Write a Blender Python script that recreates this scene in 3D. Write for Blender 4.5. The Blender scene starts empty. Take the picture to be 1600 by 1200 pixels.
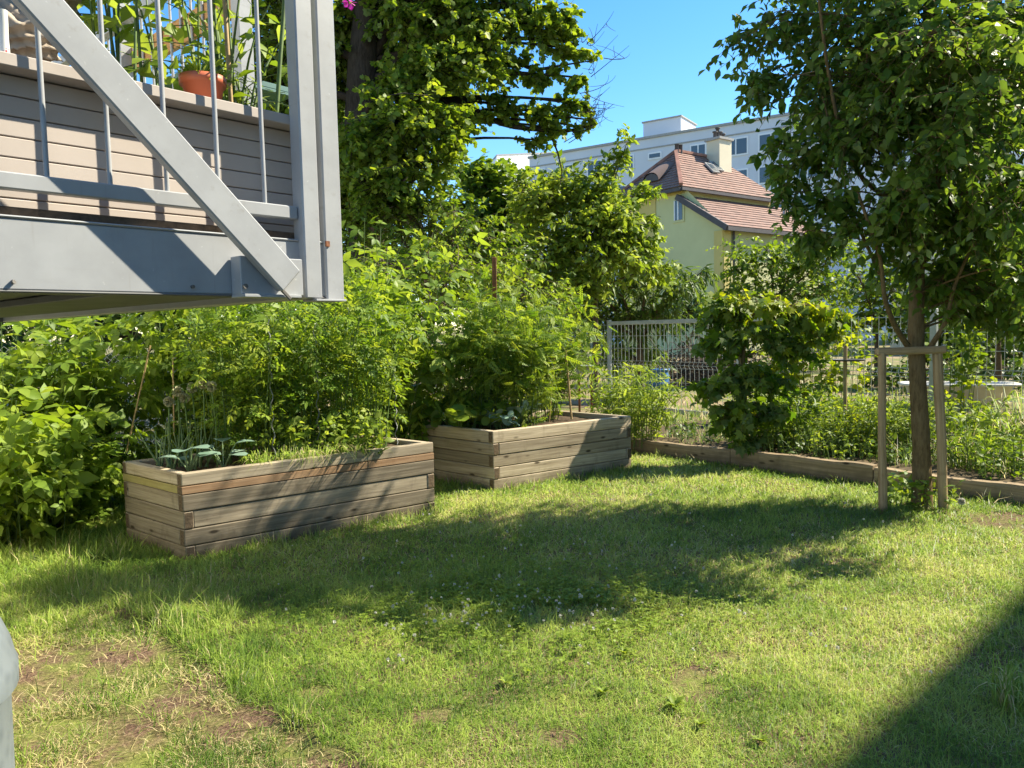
import bpy, bmesh, math, random
import numpy as np
from mathutils import Matrix, Vector

SEED = 11
rng = np.random.default_rng(SEED)
random.seed(SEED)
sc = bpy.context.scene
COL = sc.collection
A = lambda *a: np.array(a, dtype=float)

# ---------------------------------------------------------------- camera
F = 1200.0; PITCH = math.radians(4.0); ROLL = math.radians(1.3); EYE = 1.6
_f = A(0, math.cos(PITCH), -math.sin(PITCH)); _r0 = A(1, 0, 0); _u0 = np.cross(_r0, _f)
_r = _r0*math.cos(ROLL) - _u0*math.sin(ROLL); _u = _u0*math.cos(ROLL) + _r0*math.sin(ROLL)
CAM = A(0, 0, EYE)
def ray(x, y): return _f + _r*(x-800)/F - _u*(y-600)/F
def at(x, y, Y):
    d = ray(x, y); return CAM + d*(Y/d[1])
def gp(x, y, z=0.0):
    d = ray(x, y); return CAM + d*((z-EYE)/d[2])
cam = bpy.data.cameras.new('camera'); cam.sensor_width = 36; cam.lens = 36*F/1600
cam.clip_start = 0.05; cam.clip_end = 3000
co = bpy.data.objects.new('camera', cam); COL.objects.link(co)
M = Matrix(((_r[0], _u[0], -_f[0], 0), (_r[1], _u[1], -_f[1], 0), (_r[2], _u[2], -_f[2], EYE), (0, 0, 0, 1)))
co.matrix_world = M
sc.camera = co

# ---------------------------------------------------------------- light
SUN = A(.96, .29, .96); SUN /= np.linalg.norm(SUN)
w = bpy.data.worlds.new('World'); sc.world = w; w.use_nodes = True
nt = w.node_tree; bg = nt.nodes['Background']
sky = nt.nodes.new('ShaderNodeTexSky'); sky.sky_type = 'NISHITA'; sky.sun_disc = False
sky.sun_elevation = math.asin(SUN[2]); sky.sun_rotation = math.atan2(SUN[0], SUN[1])
sky.air_density = 1.0; sky.dust_density = .1; sky.ozone_density = 2.5; sky.altitude = 200
hsv = nt.nodes.new('ShaderNodeHueSaturation'); hsv.inputs['Saturation'].default_value = 1.3; hsv.inputs['Value'].default_value = .78
nt.links.new(sky.outputs[0], hsv.inputs['Color']); nt.links.new(hsv.outputs[0], bg.inputs[0]); bg.inputs[1].default_value = 0.15
sl = bpy.data.lights.new('sun', 'SUN'); sl.energy = 5.0; sl.angle = math.radians(.55); sl.color = (1, .925, .74)
so = bpy.data.objects.new('sun', sl); COL.objects.link(so)
so.rotation_euler = Vector(SUN).to_track_quat('Z', 'Y').to_euler(); so.location = (20, 10, 30)
sc.view_settings.view_transform = 'Standard'; sc.view_settings.look = 'None'
sc.cycles.film_exposure = 2.5
sc.view_settings.exposure = 0; sc.view_settings.gamma = 1

# ---------------------------------------------------------------- materials
def mat(name):
    m = bpy.data.materials.new(name); m.use_nodes = True
    t = m.node_tree; return m, t, t.nodes['Principled BSDF'], t.nodes['Material Output']
def nd(t, typ, **k):
    n = t.nodes.new(typ)
    for a, b in k.items(): setattr(n, a, b)
    return n
def ramp(t, fac, stops):
    r = nd(t, 'ShaderNodeValToRGB'); e = r.color_ramp.elements
    while len(e) < len(stops): e.new(.5)
    for i, (p, c) in enumerate(stops):
        e[i].position = p; e[i].color = (*c, 1)
    t.links.new(fac, r.inputs[0]); return r.outputs[0]
def noise(t, vec, scale, detail=4, rough=.6):
    n = nd(t, 'ShaderNodeTexNoise'); n.inputs['Scale'].default_value = scale
    n.inputs['Detail'].default_value = detail; n.inputs['Roughness'].default_value = rough
    if vec is not None: t.links.new(vec, n.inputs['Vector'])
    return n.outputs[0]
def mapping(t, vec, scale):
    n = nd(t, 'ShaderNodeMapping'); n.inputs['Scale'].default_value = scale
    t.links.new(vec, n.inputs['Vector']); return n.outputs[0]
def bump(t, b, h, strength, dist=.01):
    n = nd(t, 'ShaderNodeBump'); n.inputs['Strength'].default_value = strength; n.inputs['Distance'].default_value = dist
    t.links.new(h, n.inputs['Height']); t.links.new(n.outputs[0], b.inputs['Normal'])
def mixc(t, fac, a, b, mode='MIX'):
    n = nd(t, 'ShaderNodeMix', data_type='RGBA', blend_type=mode)
    for s, v in ((n.inputs[0], fac), (n.inputs[6], a), (n.inputs[7], b)):
        if hasattr(v, 'is_linked'): t.links.new(v, s)
        elif isinstance(v, (int, float)): s.default_value = v
        else: s.default_value = (*v, 1)
    return n.outputs[2]

def leafmat(name, dark, mid, light, trans=.42, rough=.42, spec=.4, tcol=1.55):
    m, t, b, o = mat(name)
    at_ = nd(t, 'ShaderNodeAttribute', attribute_name='tint')
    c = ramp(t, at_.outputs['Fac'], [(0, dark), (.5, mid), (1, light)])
    geo = nd(t, 'ShaderNodeNewGeometry')
    c2 = mixc(t, geo.outputs['Backfacing'], c, mixc(t, .22, c, (.45, .5, .25)))
    t.links.new(c2, b.inputs['Base Color'])
    b.inputs['Roughness'].default_value = rough; b.inputs['Specular IOR Level'].default_value = spec
    tr = nd(t, 'ShaderNodeBsdfTranslucent')
    hs = nd(t, 'ShaderNodeHueSaturation'); hs.inputs['Value'].default_value = tcol; hs.inputs['Hue'].default_value = .485
    hs.inputs['Saturation'].default_value = 1.08
    t.links.new(c, hs.inputs['Color']); t.links.new(hs.outputs[0], tr.inputs[0])
    mx = nd(t, 'ShaderNodeMixShader'); mx.inputs[0].default_value = trans
    t.links.new(b.outputs[0], mx.inputs[1]); t.links.new(tr.outputs[0], mx.inputs[2]); t.links.new(mx.outputs[0], o.inputs[0])
    return m
def flat(name, col, rough=.6, metal=0, var=.15, scale=12, bumps=.0, spec=.5):
    m, t, b, o = mat(name)
    tc = nd(t, 'ShaderNodeTexCoord')
    n = noise(t, tc.outputs['Object'], scale, 5)
    lo = tuple(c*(1-var) for c in col); hi = tuple(min(1, c*(1+var)) for c in col)
    t.links.new(ramp(t, n, [(.3, lo), (.7, hi)]), b.inputs['Base Color'])
    b.inputs['Roughness'].default_value = rough; b.inputs['Metallic'].default_value = metal
    b.inputs['Specular IOR Level'].default_value = spec
    if bumps: bump(t, b, n, bumps)
    return m
def wood(name, dark, mid, light, grain=1.0, knots=True, rvar=.35):
    m, t, b, o = mat(name)
    tc = nd(t, 'ShaderNodeTexCoord'); oi = nd(t, 'ShaderNodeObjectInfo')
    add = nd(t, 'ShaderNodeVectorMath', operation='ADD')
    sca = nd(t, 'ShaderNodeVectorMath', operation='SCALE'); sca.inputs['Scale'].default_value = 37.0
    cmb = nd(t, 'ShaderNodeCombineXYZ')
    for k in range(3): t.links.new(oi.outputs['Random'], cmb.inputs[k])
    t.links.new(cmb.outputs[0], sca.inputs[0])
    t.links.new(tc.outputs['Object'], add.inputs[0]); t.links.new(sca.outputs[0], add.inputs[1])
    v = add.outputs[0]
    g = noise(t, mapping(t, v, (2.2*grain, 60*grain, 60*grain)), 1.0, 6, .62)
    big = noise(t, mapping(t, v, (1.3, 5, 5)), 1.0, 4)
    c = ramp(t, g, [(.28, dark), (.5, mid), (.74, light)])
    c = mixc(t, .7, c, ramp(t, big, [(.3, tuple(x*.72 for x in mid)), (.7, light)]), 'MIX')
    c = mixc(t, .55, c, ramp(t, g, [(.3, dark), (.7, light)]))
    if knots:
        vo = nd(t, 'ShaderNodeTexVoronoi'); vo.inputs['Scale'].default_value = 1.0
        t.links.new(mapping(t, v, (3.2, 9, 9)), vo.inputs['Vector'])
        kf = ramp(t, vo.outputs['Distance'], [(.07, (1, 1, 1)), (.16, (0, 0, 0))])
        c = mixc(t, kf, c, tuple(x*.45 for x in dark))
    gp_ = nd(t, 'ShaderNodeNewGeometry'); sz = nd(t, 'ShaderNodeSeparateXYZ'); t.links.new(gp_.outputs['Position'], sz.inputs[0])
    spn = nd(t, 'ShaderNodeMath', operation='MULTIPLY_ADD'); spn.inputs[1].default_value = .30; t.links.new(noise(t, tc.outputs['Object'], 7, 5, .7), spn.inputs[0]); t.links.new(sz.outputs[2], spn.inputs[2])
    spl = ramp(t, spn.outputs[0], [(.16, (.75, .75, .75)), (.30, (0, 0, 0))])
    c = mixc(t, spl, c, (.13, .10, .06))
    st_ = noise(t, mapping(t, v, (7, 7, 2.5)), 1.0, 5, .65)
    c = mixc(t, ramp(t, st_, [(.56, (0, 0, 0)), (.72, (.45, .45, .45))]), c, tuple(x*.8 for x in dark))
    hv = nd(t, 'ShaderNodeHueSaturation')
    mr = nd(t, 'ShaderNodeMapRange'); mr.inputs[3].default_value = 1-rvar; mr.inputs[4].default_value = 1+rvar*.6
    t.links.new(oi.outputs['Random'], mr.inputs[0]); t.links.new(mr.outputs[0], hv.inputs['Value'])
    t.links.new(c, hv.inputs['Color']); t.links.new(hv.outputs[0], b.inputs['Base Color'])
    b.inputs['Roughness'].default_value = .85; b.inputs['Specular IOR Level'].default_value = .2
    bump(t, b, g, .5, .004)
    return m
def barkmat(name, dark, light, scale=30):
    m, t, b, o = mat(name)
    tc = nd(t, 'ShaderNodeTexCoord')
    n = noise(t, mapping(t, tc.outputs['Object'], (scale, scale, scale*.22)), 1, 6, .7)
    n2 = noise(t, tc.outputs['Object'], 3, 3)
    c = ramp(t, n, [(.3, dark), (.7, light)])
    t.links.new(mixc(t, ramp(t, n2, [(.45, (0, 0, 0)), (.7, (.6, .6, .6))]), c, tuple(x*.7+.02 for x in light)), b.inputs['Base Color'])
    b.inputs['Roughness'].default_value = .9; b.inputs['Specular IOR Level'].default_value = .15
    bump(t, b, n, .8, .01); return m

MT = {}
MT['lf_rasp'] = leafmat('raspberry_leaf', (0.075, 0.14, 0.016), (0.175, 0.27, 0.028), (0.3, 0.38, 0.06), 0.45, 0.5, .28)
MT['lf_tomato'] = leafmat('tomato_leaf', (0.07, 0.15, 0.016), (0.165, 0.265, 0.027), (0.32, 0.38, 0.05), 0.45, 0.55, .28)
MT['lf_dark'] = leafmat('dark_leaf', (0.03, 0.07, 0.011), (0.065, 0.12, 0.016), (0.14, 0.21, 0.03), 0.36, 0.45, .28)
MT['lf_elm'] = leafmat('young_tree_leaf', (0.05, 0.105, 0.015), (0.098, 0.175, 0.022), (0.19, 0.27, 0.034), 0.46, 0.45, .28)
MT['lf_maple'] = leafmat('maple_leaf', (0.07, 0.13, 0.012), (0.16, 0.245, 0.024), (0.3, 0.37, 0.042), 0.48, 0.5, .28)
MT['lf_mid'] = leafmat('shrub_leaf', (0.065, 0.125, 0.013), (0.145, 0.23, 0.022), (0.27, 0.345, 0.042), 0.45, 0.5, .28)
MT['lf_light'] = leafmat('pale_shrub_leaf', (0.1, 0.17, 0.018), (0.21, 0.295, 0.033), (0.34, 0.41, 0.065), 0.44, 0.52, .28)
MT['lf_vine'] = leafmat('vine_leaf', (.06, .13, .014), (.13, .22, .02), (.36, .40, .035), 0.48, 0.45, .28)
MT['lf_gold'] = leafmat('yellowing_leaf', (0.1, 0.17, 0.016), (0.19, 0.27, 0.024), (0.35, 0.38, 0.035), 0.47, 0.5, .28)
MT['lf_blue'] = leafmat('cabbage_leaf', (.12, .20, .15), (.18, .28, .21), (.26, .36, .27), .18, .4, .5, 1.1)
MT['lf_onion'] = leafmat('onion_leaf', (.10, .18, .09), (.16, .26, .12), (.27, .33, .14), .2, .45)
MT['straw'] = leafmat('dry_stem', (.22, .17, .08), (.34, .27, .13), (.5, .42, .22), .2, .7, .2, 1.1)
MT['bark'] = barkmat('maple_bark', (.018, .014, .010), (.075, .06, .045))
MT['bark_young'] = barkmat('young_bark', (.085, .055, .025), (.25, .175, .085), 45)
MT['stem'] = flat('green_stem', (.10, .16, .04), .6, 0, .3, 30)
MT['twig'] = flat('brown_twig', (.11, .075, .045), .8, 0, .35, 20)
MT['bamboo'] = flat('bamboo_cane', (.40, .27, .12), .6, 0, .25, 25)
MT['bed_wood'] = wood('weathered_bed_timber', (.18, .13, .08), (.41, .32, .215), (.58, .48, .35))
MT['end_grain'] = flat('dark_end_grain', (.14, .10, .065), .9, 0, .4, 60, .4, .1)
MT['stake_metal'] = flat('dull_stake_metal', (.20, .21, .20), .5, .3, .2, 20)
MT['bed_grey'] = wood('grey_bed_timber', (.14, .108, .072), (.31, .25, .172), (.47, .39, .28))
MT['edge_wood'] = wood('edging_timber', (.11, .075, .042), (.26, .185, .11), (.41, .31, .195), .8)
MT['stake_wood'] = wood('stake_timber', (.20, .125, .06), (.42, .29, .155), (.56, .42, .25), 1.2, True, .1)
MT['orange'] = wood('orange_painted_strip', (.22, .12, .06), (.33, .19, .10), (.42, .28, .17), 1, False, .1)
MT['yellow'] = wood('yellow_painted_strip', (.30, .235, .08), (.41, .33, .12), (.50, .43, .19), 1, False, .1)
MT['timber'] = wood('orange_timber_rail', (.36, .17, .06), (.55, .29, .12), (.68, .42, .20))
def metal_paint():
    m, t, b, o = mat('grey_painted_steel')
    tc = nd(t, 'ShaderNodeTexCoord')
    n = noise(t, tc.outputs['Object'], 6, 6); s = noise(t, mapping(t, tc.outputs['Object'], (4, 60, 60)), 1, 4)
    c = ramp(t, n, [(.3, (.30, .305, .315)), (.7, (.38, .388, .398))])
    vo = noise(t, tc.outputs['Object'], 70, 2)
    c = mixc(t, ramp(t, vo, [(.70, (0, 0, 0)), (.78, (.55, .55, .55))]), c, (.55, .55, .54))
    c = mixc(t, ramp(t, s, [(.6, (0, 0, 0)), (.8, (.3, .3, .3))]), c, (.27, .26, .25))
    dr = noise(t, mapping(t, tc.outputs['Object'], (26, 26, 1.5)), 1, 5, .7)
    c = mixc(t, ramp(t, dr, [(.58, (0, 0, 0)), (.74, (.5, .5, .5))]), c, (.25, .235, .21))
    sc_ = noise(t, mapping(t, tc.outputs['Object'], (1.5, 90, 9)), 1, 3, .5)
    c = mixc(t, ramp(t, sc_, [(.70, (0, 0, 0)), (.76, (.4, .4, .4))]), c, (.60, .60, .58))
    t.links.new(c, b.inputs['Base Color']); b.inputs['Roughness'].default_value = .42
    bump(t, b, n, .15, .003); return m
MT['steel'] = metal_paint()
MT['steel_shaded'] = flat('shaded_underside_steel', (.11, .11, .108), .6, 0, .25, 5, .1)  # steel colour darkened to paint in the shade under the balcony
MT['steel_dark'] = flat('weld_seam', (.13, .12, .11), .6, 0, .3, 40)
def galv():
    m, t, b, o = mat('galvanised_metal')
    tc = nd(t, 'ShaderNodeTexCoord')
    vo = nd(t, 'ShaderNodeTexVoronoi'); vo.inputs['Scale'].default_value = 28
    t.links.new(tc.outputs['Object'], vo.inputs['Vector'])
    n = noise(t, mapping(t, tc.outputs['Object'], (8, 8, 2)), 1, 6)
    c = mixc(t, .35, ramp(t, n, [(.3, (.13, .155, .175)), (.72, (.22, .25, .275))]), ramp(t, vo.outputs['Distance'], [(0, (.15, .17, .19)), (.6, (.30, .33, .345))]))
    t.links.new(c, b.inputs['Base Color']); b.inputs['Metallic'].default_value = .35; b.inputs['Roughness'].default_value = .5
    bump(t, b, n, .1, .004); return m
MT['galv'] = galv()
MT['fence'] = flat('fence_galvanised', (.42, .44, .43), .45, .3, .15, 8)
MT['clad'] = flat('composite_cladding', (.47, .405, .36), .75, 0, .07, 5, .1, .3)
MT['cap'] = flat('composite_cap', (.44, .385, .345), .7, 0, .07, 6, .1, .3)
MT['deckdirt'] = flat('rusty_gap', (.11, .075, .05), .9, 0, .5, 40, .4)
MT['terra'] = flat('terracotta_plastic', (.56, .14, .065), .5, 0, .08, 8)
MT['teal'] = flat('teal_panel', (.09, .18, .165), .7, 0, .15, 3)
MT['soil'] = flat('garden_soil', (.085, .06, .04), .95, 0, .5, 25, .6, .1)
MT['mulch'] = flat('border_soil', (.10, .075, .045), .95, 0, .5, 14, .8, .1)
MT['concrete'] = flat('concrete', (.34, .33, .31), .9, 0, .2, 9, .3, .2)
MT['blue'] = flat('blue_plastic', (.045, .15, .36), .4, 0, .12, 6)
MT['enamel'] = flat('enamel', (.66, .63, .55), .35, 0, .1, 6)
MT['rust'] = flat('rusty_iron', (.20, .075, .03), .85, 0, .4, 30, .3)
MT['dark'] = flat('dark_metal', (.05, .05, .05), .6, 0, .3, 20)
MT['white_fl'] = leafmat('white_petal', (.5, .48, .42), (.62, .6, .54), (.7, .68, .62), .3, .6, .2, 1.1)
MT['pink_fl'] = leafmat('pink_petal', (.6, .05, .4), (.75, .08, .55), (.8, .2, .6), .3, .6, .2, 1.1)
MT['seedhead'] = leafmat('seed_head', (.34, .32, .19), (.48, .45, .28), (.6, .56, .38), .2, .8, .1, 1.1)
MT['cloth'] = flat('beige_cloth', (.42, .35, .28), .95, 0, .2, 9, .5, .1)
MT['cloth_teal'] = flat('teal_cloth', (.03, .16, .20), .95, 0, .25, 12, .5, .1)
MT['plaster'] = flat('facade_plaster', (.60, .57, .50), .9, 0, .05, 2, .1, .2)
MT['house_green'] = flat('pale_green_plaster', (.55, .53, .27), .9, 0, .06, .7, 0, .2)
MT['house_yellow'] = flat('ochre_yellow_plaster', (.56, .45, .16), .9, 0, .07, .7, 0, .2)
MT['house_cream'] = flat('cream_chimney_plaster', (.66, .58, .42), .9, 0, .07, .7, 0, .2)
MT['ridge'] = flat('clay_ridge', (.30, .15, .11), .9, 0, .3, 2.5, .3, .2)
MT['eave'] = flat('dark_eave_board', (.07, .06, .06), .7, 0, .2, 2)
MT['apt'] = flat('pale_grey_render', (.60, .62, .66), .9, 0, .06, .25, 0, .2)
MT['white'] = flat('white_frame', (.74, .74, .74), .5, 0, .04, 3)
def glassmat():
    m, t, b, o = mat('window_glass'); b.inputs['Base Color'].default_value = (.06, .075, .09, 1)
    b.inputs['Roughness'].default_value = .08; b.inputs['Specular IOR Level'].default_value = .7
    return m
MT['glass'] = glassmat()
def tiles():
    m, t, b, o = mat('clay_roof_tiles')
    uv = nd(t, 'ShaderNodeUVMap')
    br = nd(t, 'ShaderNodeTexBrick'); br.inputs['Scale'].default_value = 1.0
    br.inputs['Brick Width'].default_value = .26; br.inputs['Row Height'].default_value = .34
    br.inputs['Mortar Size'].default_value = .03; br.inputs['Mortar Smooth'].default_value = .3
    br.inputs['Color1'].default_value = (.30, .15, .105, 1); br.inputs['Color2'].default_value = (.175, .095, .072, 1)
    br.inputs['Mortar'].default_value = (.12, .075, .06, 1)
    t.links.new(uv.outputs[0], br.inputs['Vector'])
    n = noise(t, uv.outputs[0], .9, 5)
    c = mixc(t, ramp(t, n, [(.35, (0, 0, 0)), (.7, (.6, .6, .6))]), br.outputs['Color'], (.30, .19, .145))
    t.links.new(c, b.inputs['Base Color']); b.inputs['Roughness'].default_value = .85
    bump(t, b, br.outputs['Fac'], -.6, .05); return m
MT['tiles'] = tiles()
MT['acrylic'] = flat('clear_acrylic', (.62, .64, .62), .2, 0, .03, 3)
MT['red'] = flat('red_plastic', (.6, .03, .05), .4, 0, .05, 5)

# ---------------------------------------------------------------- object helpers
def tag(o, label=None, cat=None, group=None, kind=None):
    for k, v in (('label', label), ('category', cat), ('group', group), ('kind', kind)):
        if v: o[k] = v
    return o
def thing(name, loc, label, cat, group=None, rz=0):
    o = bpy.data.objects.new(name, None); COL.objects.link(o); o.empty_display_size = .1
    o.location = loc; o.rotation_euler = (0, 0, rz)
    return tag(o, label, cat, group)
def link_mesh(name, me, m, parent=None, loc=(0, 0, 0), rot=None):
    if m is not None: me.materials.append(m)
    o = bpy.data.objects.new(name, me); COL.objects.link(o)
    if parent is not None: o.parent = parent
    o.location = loc
    if rot is not None: o.rotation_mode = 'QUATERNION'; o.rotation_quaternion = rot
    return o

class MB:
    """collects arrays of vertices, faces and a per-vertex tint"""
    def __init__(s): s.V = []; s.L = []; s.T = []; s.A = []; s.n = 0
    def add(s, V, L, T, tint=None):
        V = np.asarray(V, float).reshape(-1, 3)
        s.V.append(V); s.L.append(np.asarray(L, np.int64).ravel() + s.n); s.T.append(np.asarray(T, np.int64).ravel())
        s.A.append(np.full(len(V), .5) if tint is None else np.asarray(tint, float)); s.n += len(V)
    def faces(s, V, fs, tint=None):
        s.add(V, [i for f in fs for i in f], [len(f) for f in fs], tint)
    def box(s, lo, hi):
        x0, y0, z0 = lo; x1, y1, z1 = hi
        s.faces([(x0,y0,z0),(x1,y0,z0),(x1,y1,z0),(x0,y1,z0),(x0,y0,z1),(x1,y0,z1),(x1,y1,z1),(x0,y1,z1)],
                [(0,3,2,1),(4,5,6,7),(0,1,5,4),(1,2,6,5),(2,3,7,6),(3,0,4,7)])
    def obox(s, c, ax, ay, az):
        """box from centre and three half-axis vectors"""
        c, ax, ay, az = map(np.asarray, (c, ax, ay, az))
        v = [c+i*ax+j*ay+k*az for k in (-1, 1) for (i, j) in ((-1, -1), (1, -1), (1, 1), (-1, 1))]
        s.faces(v, [(0,3,2,1),(4,5,6,7),(0,1,5,4),(1,2,6,5),(2,3,7,6),(3,0,4,7)])
    def tubes(s, P, R, sides=5, tint=None, cap=False):
        """P (N,K,3) polylines, R (N,K) or (K,) radii"""
        P = np.asarray(P, float)
        if P.ndim == 2: P = P[None]
        N, K, _ = P.shape
        R = np.broadcast_to(np.asarray(R, float), (N, K))
        T = np.gradient(P, axis=1); T /= np.linalg.norm(T, axis=2, keepdims=True)+1e-9
        ref = np.where(np.abs(T[:, :1, 2:3]) > .9, A(1, 0, 0), A(0, 0, 1))
        ref = np.broadcast_to(ref, T.shape)
        X = np.cross(T, ref); X /= np.linalg.norm(X, axis=2, keepdims=True)+1e-9
        Y = np.cross(T, X)
        a = np.arange(sides)*2*math.pi/sides
        V = P[:, :, None] + R[:, :, None, None]*(X[:, :, None]*np.cos(a)[:, None] + Y[:, :, None]*np.sin(a)[:, None])
        i = np.arange(sides); j = (i+1) % sides
        k = np.arange(K-1)[:, None]*sides
        q = np.stack([k+i, k+sides+i, k+sides+j, k+j], -1).reshape(-1, 4)
        q = (np.arange(N)[:, None, None]*K*sides + q).reshape(-1)
        tt = None if tint is None else np.repeat(np.broadcast_to(tint, (N,)), K*sides)
        s.add(V.reshape(-1, 3), q, np.full(N*(K-1)*sides, 4), tt)
        if cap:
            for n in range(N):
                for e in (0, K-1):
                    s.add(V[n, e], list(range(sides)) if e else list(range(sides))[::-1], [sides], None if tint is None else np.full(sides, np.broadcast_to(tint, (N,))[n]))
    def lathe(s, prof, c=(0, 0, 0), n=32):
        prof = np.asarray(prof, float); K = len(prof); a = np.arange(n)*2*math.pi/n
        V = np.stack([prof[:, 0, None]*np.cos(a), prof[:, 0, None]*np.sin(a), np.repeat(prof[:, 1, None], n, 1)], -1) + np.asarray(c, float)
        i = np.arange(n); j = (i+1) % n; k = np.arange(K-1)[:, None]*n
        q = np.stack([k+i, k+j, k+n+j, k+n+i], -1).reshape(-1)
        s.add(V.reshape(-1, 3), q, np.full((K-1)*n, 4))
    def leaves(s, P, D, Nn, S, tpl, tint):
        """instances of a leaf template at P, pointing along D, facing Nn, of size S"""
        tv, tf = tpl; n = len(P)
        if n == 0: return
        D = D/(np.linalg.norm(D, axis=1, keepdims=True)+1e-9)
        Z = Nn - (Nn*D).sum(1, keepdims=True)*D; Z /= np.linalg.norm(Z, axis=1, keepdims=True)+1e-9
        X = np.cross(D, Z); S = np.broadcast_to(np.asarray(S, float), (n,))
        V = P[:, None] + S[:, None, None]*(tv[None, :, 0:1]*X[:, None] + tv[None, :, 1:2]*D[:, None] + tv[None, :, 2:3]*Z[:, None])
        L = np.array([i for f in tf for i in f]); T = np.array([len(f) for f in tf])
        s.add(V.reshape(-1, 3), (np.arange(n)[:, None]*len(tv) + L).reshape(-1), np.tile(T, n), np.repeat(np.broadcast_to(tint, (n,)), len(tv)))
    def build(s, name, m, parent=None, smooth=True, origin=None, tint=True):
        V = np.concatenate(s.V); L = np.concatenate(s.L); T = np.concatenate(s.T)
        if origin is None: origin = A(*parent.location) if parent is not None else A(0, 0, 0)
        V = V - origin
        me = bpy.data.meshes.new(name)
        me.vertices.add(len(V)); me.vertices.foreach_set('co', V.astype(np.float32).ravel())
        me.loops.add(len(L)); me.loops.foreach_set('vertex_index', L.astype(np.int32))
        me.polygons.add(len(T)); me.polygons.foreach_set('loop_start', np.concatenate([[0], np.cumsum(T)[:-1]]).astype(np.int32))
        me.update(calc_edges=True)
        me.polygons.foreach_set('use_smooth', np.full(len(T), smooth))
        if tint:
            a = me.attributes.new('tint', 'FLOAT', 'POINT'); a.data.foreach_set('value', np.concatenate(s.A).astype(np.float32))
        loc = (0, 0, 0) if parent is not None else tuple(origin)
        return link_mesh(name, me, m, parent, loc)

def bev(me, width, seg=1):
    bm = bmesh.new(); bm.from_mesh(me)
    bmesh.ops.bevel(bm, geom=bm.edges[:], offset=width, segments=seg, affect='EDGES', profile=.5)
    bm.to_mesh(me); bm.free()
def prism(name, poly, z0, z1, m, parent, axis, bevel=.006, jitter=0):
    """upright prism over a ground polygon; its local x runs along axis so the grain follows it"""
    poly = [A(p[0], p[1]) for p in poly]; c = sum(poly)/len(poly); a = math.atan2(axis[1], axis[0])
    ca, sa = math.cos(-a), math.sin(-a); zc = (z0+z1)/2
    L = [((p-c)[0]*ca-(p-c)[1]*sa, (p-c)[0]*sa+(p-c)[1]*ca) for p in poly]; n = len(L)
    v = [(x, y, z0-zc) for x, y in L]+[(x, y, z1-zc) for x, y in L]
    f = [tuple(range(n))[::-1], tuple(range(n, 2*n))]+[(i, (i+1) % n, n+(i+1) % n, n+i) for i in range(n)]
    me = bpy.data.meshes.new(name); me.from_pydata(v, [], f)
    if bevel: bev(me, bevel)
    me.materials.append(m); me.materials.append(MT['end_grain'])
    for p in me.polygons:
        if abs(p.normal.x) > .93: p.material_index = 1
    m = None
    pl = A(*parent.location) if parent is not None else A(0, 0, 0)
    o = link_mesh(name, me, m, parent, tuple(A(c[0], c[1], zc)-pl))
    o.rotation_euler = (0, random.uniform(-jitter, jitter), a)
    return o
def bar(name, p0, p1, w_, h_, m, parent, up=(0, 0, 1), bevel=.003, rnd=0):
    """a bar from p0 to p1: width w_ sideways, height h_ along up; rnd>0 makes it a round pole with that many sides"""
    p0 = A(*p0); p1 = A(*p1); x = p1-p0; Ln = np.linalg.norm(x); x /= Ln
    up = A(*up); y = np.cross(up, x); y /= np.linalg.norm(y); z = np.cross(x, y)
    mid = (p0+p1)/2
    if rnd:
        b = MB(); K = 5; xs = np.linspace(-Ln/2, Ln/2, K)
        P = np.stack([xs, rng.normal(0, w_*.05, K), rng.normal(0, w_*.05, K)], -1)
        b.tubes(P, w_/2*(1+rng.normal(0, .03, K)), rnd, None, True)
        o = b.build(name, m, parent, origin=A(0, 0, 0))
    else:
        me = bpy.data.meshes.new(name)
        v = [(sx*Ln/2, sy*w_/2, sz*h_/2) for sz in (-1, 1) for sx, sy in ((-1, -1), (1, -1), (1, 1), (-1, 1))]
        me.from_pydata(v, [], [(0,3,2,1),(4,5,6,7),(0,1,5,4),(1,2,6,5),(2,3,7,6),(3,0,4,7)])
        if bevel: bev(me, bevel)
        o = link_mesh(name, me, m, parent)
    pl = A(*parent.location) if parent is not None else A(0, 0, 0)
    o.location = tuple(mid-pl); o.rotation_mode = 'QUATERNION'
    o.rotation_quaternion = Matrix((x, y, z)).transposed().to_quaternion()
    return o

# ---------------------------------------------------------------- leaf templates (x across, y along, z up), unit length
def T_(v, f): return (np.array(v, float), f)
OVAL = T_([(0,0,0),(-.20,.22,.05),(.20,.22,.05),(0,.30,0),(-.27,.52,.04),(.27,.52,.04),(0,.62,-.03),(0,1,-.16)],
          [(0,3,1),(0,2,3),(1,3,6,4),(3,2,5,6),(4,6,7),(6,5,7)])
OVALN = T_([(x*.8, y, z*1.4) for x, y, z in OVAL[0]], OVAL[1])
DIAM = T_([(0,0,0),(-.26,.45,.06),(.26,.45,.06),(0,1,-.12)], [(0,3,1),(0,2,3)])
LONG = T_([(0,0,0),(-.10,.35,.02),(.10,.35,.02),(0,.4,-.02),(-.07,.72,-.10),(.07,.72,-.10),(0,1,-.28)],
          [(0,3,1),(0,2,3),(1,3,6,4),(3,2,5,6)])
MAPLE = T_([(0,0,0),(-.22,.06,.03),(-.52,.16,-.03),(-.34,.36,.04),(-.44,.66,-.05),(-.17,.58,.03),(0,1,-.12),(.17,.58,.03),(.44,.66,-.05),(.34,.36,.04),(.52,.16,-.03),(.22,.06,.03),(0,.4,-.03)],
           [(12,0,1),(12,1,2,3),(12,3,4,5),(12,5,6),(12,6,7),(12,7,8,9),(12,9,10,11),(12,11,0)])
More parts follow.
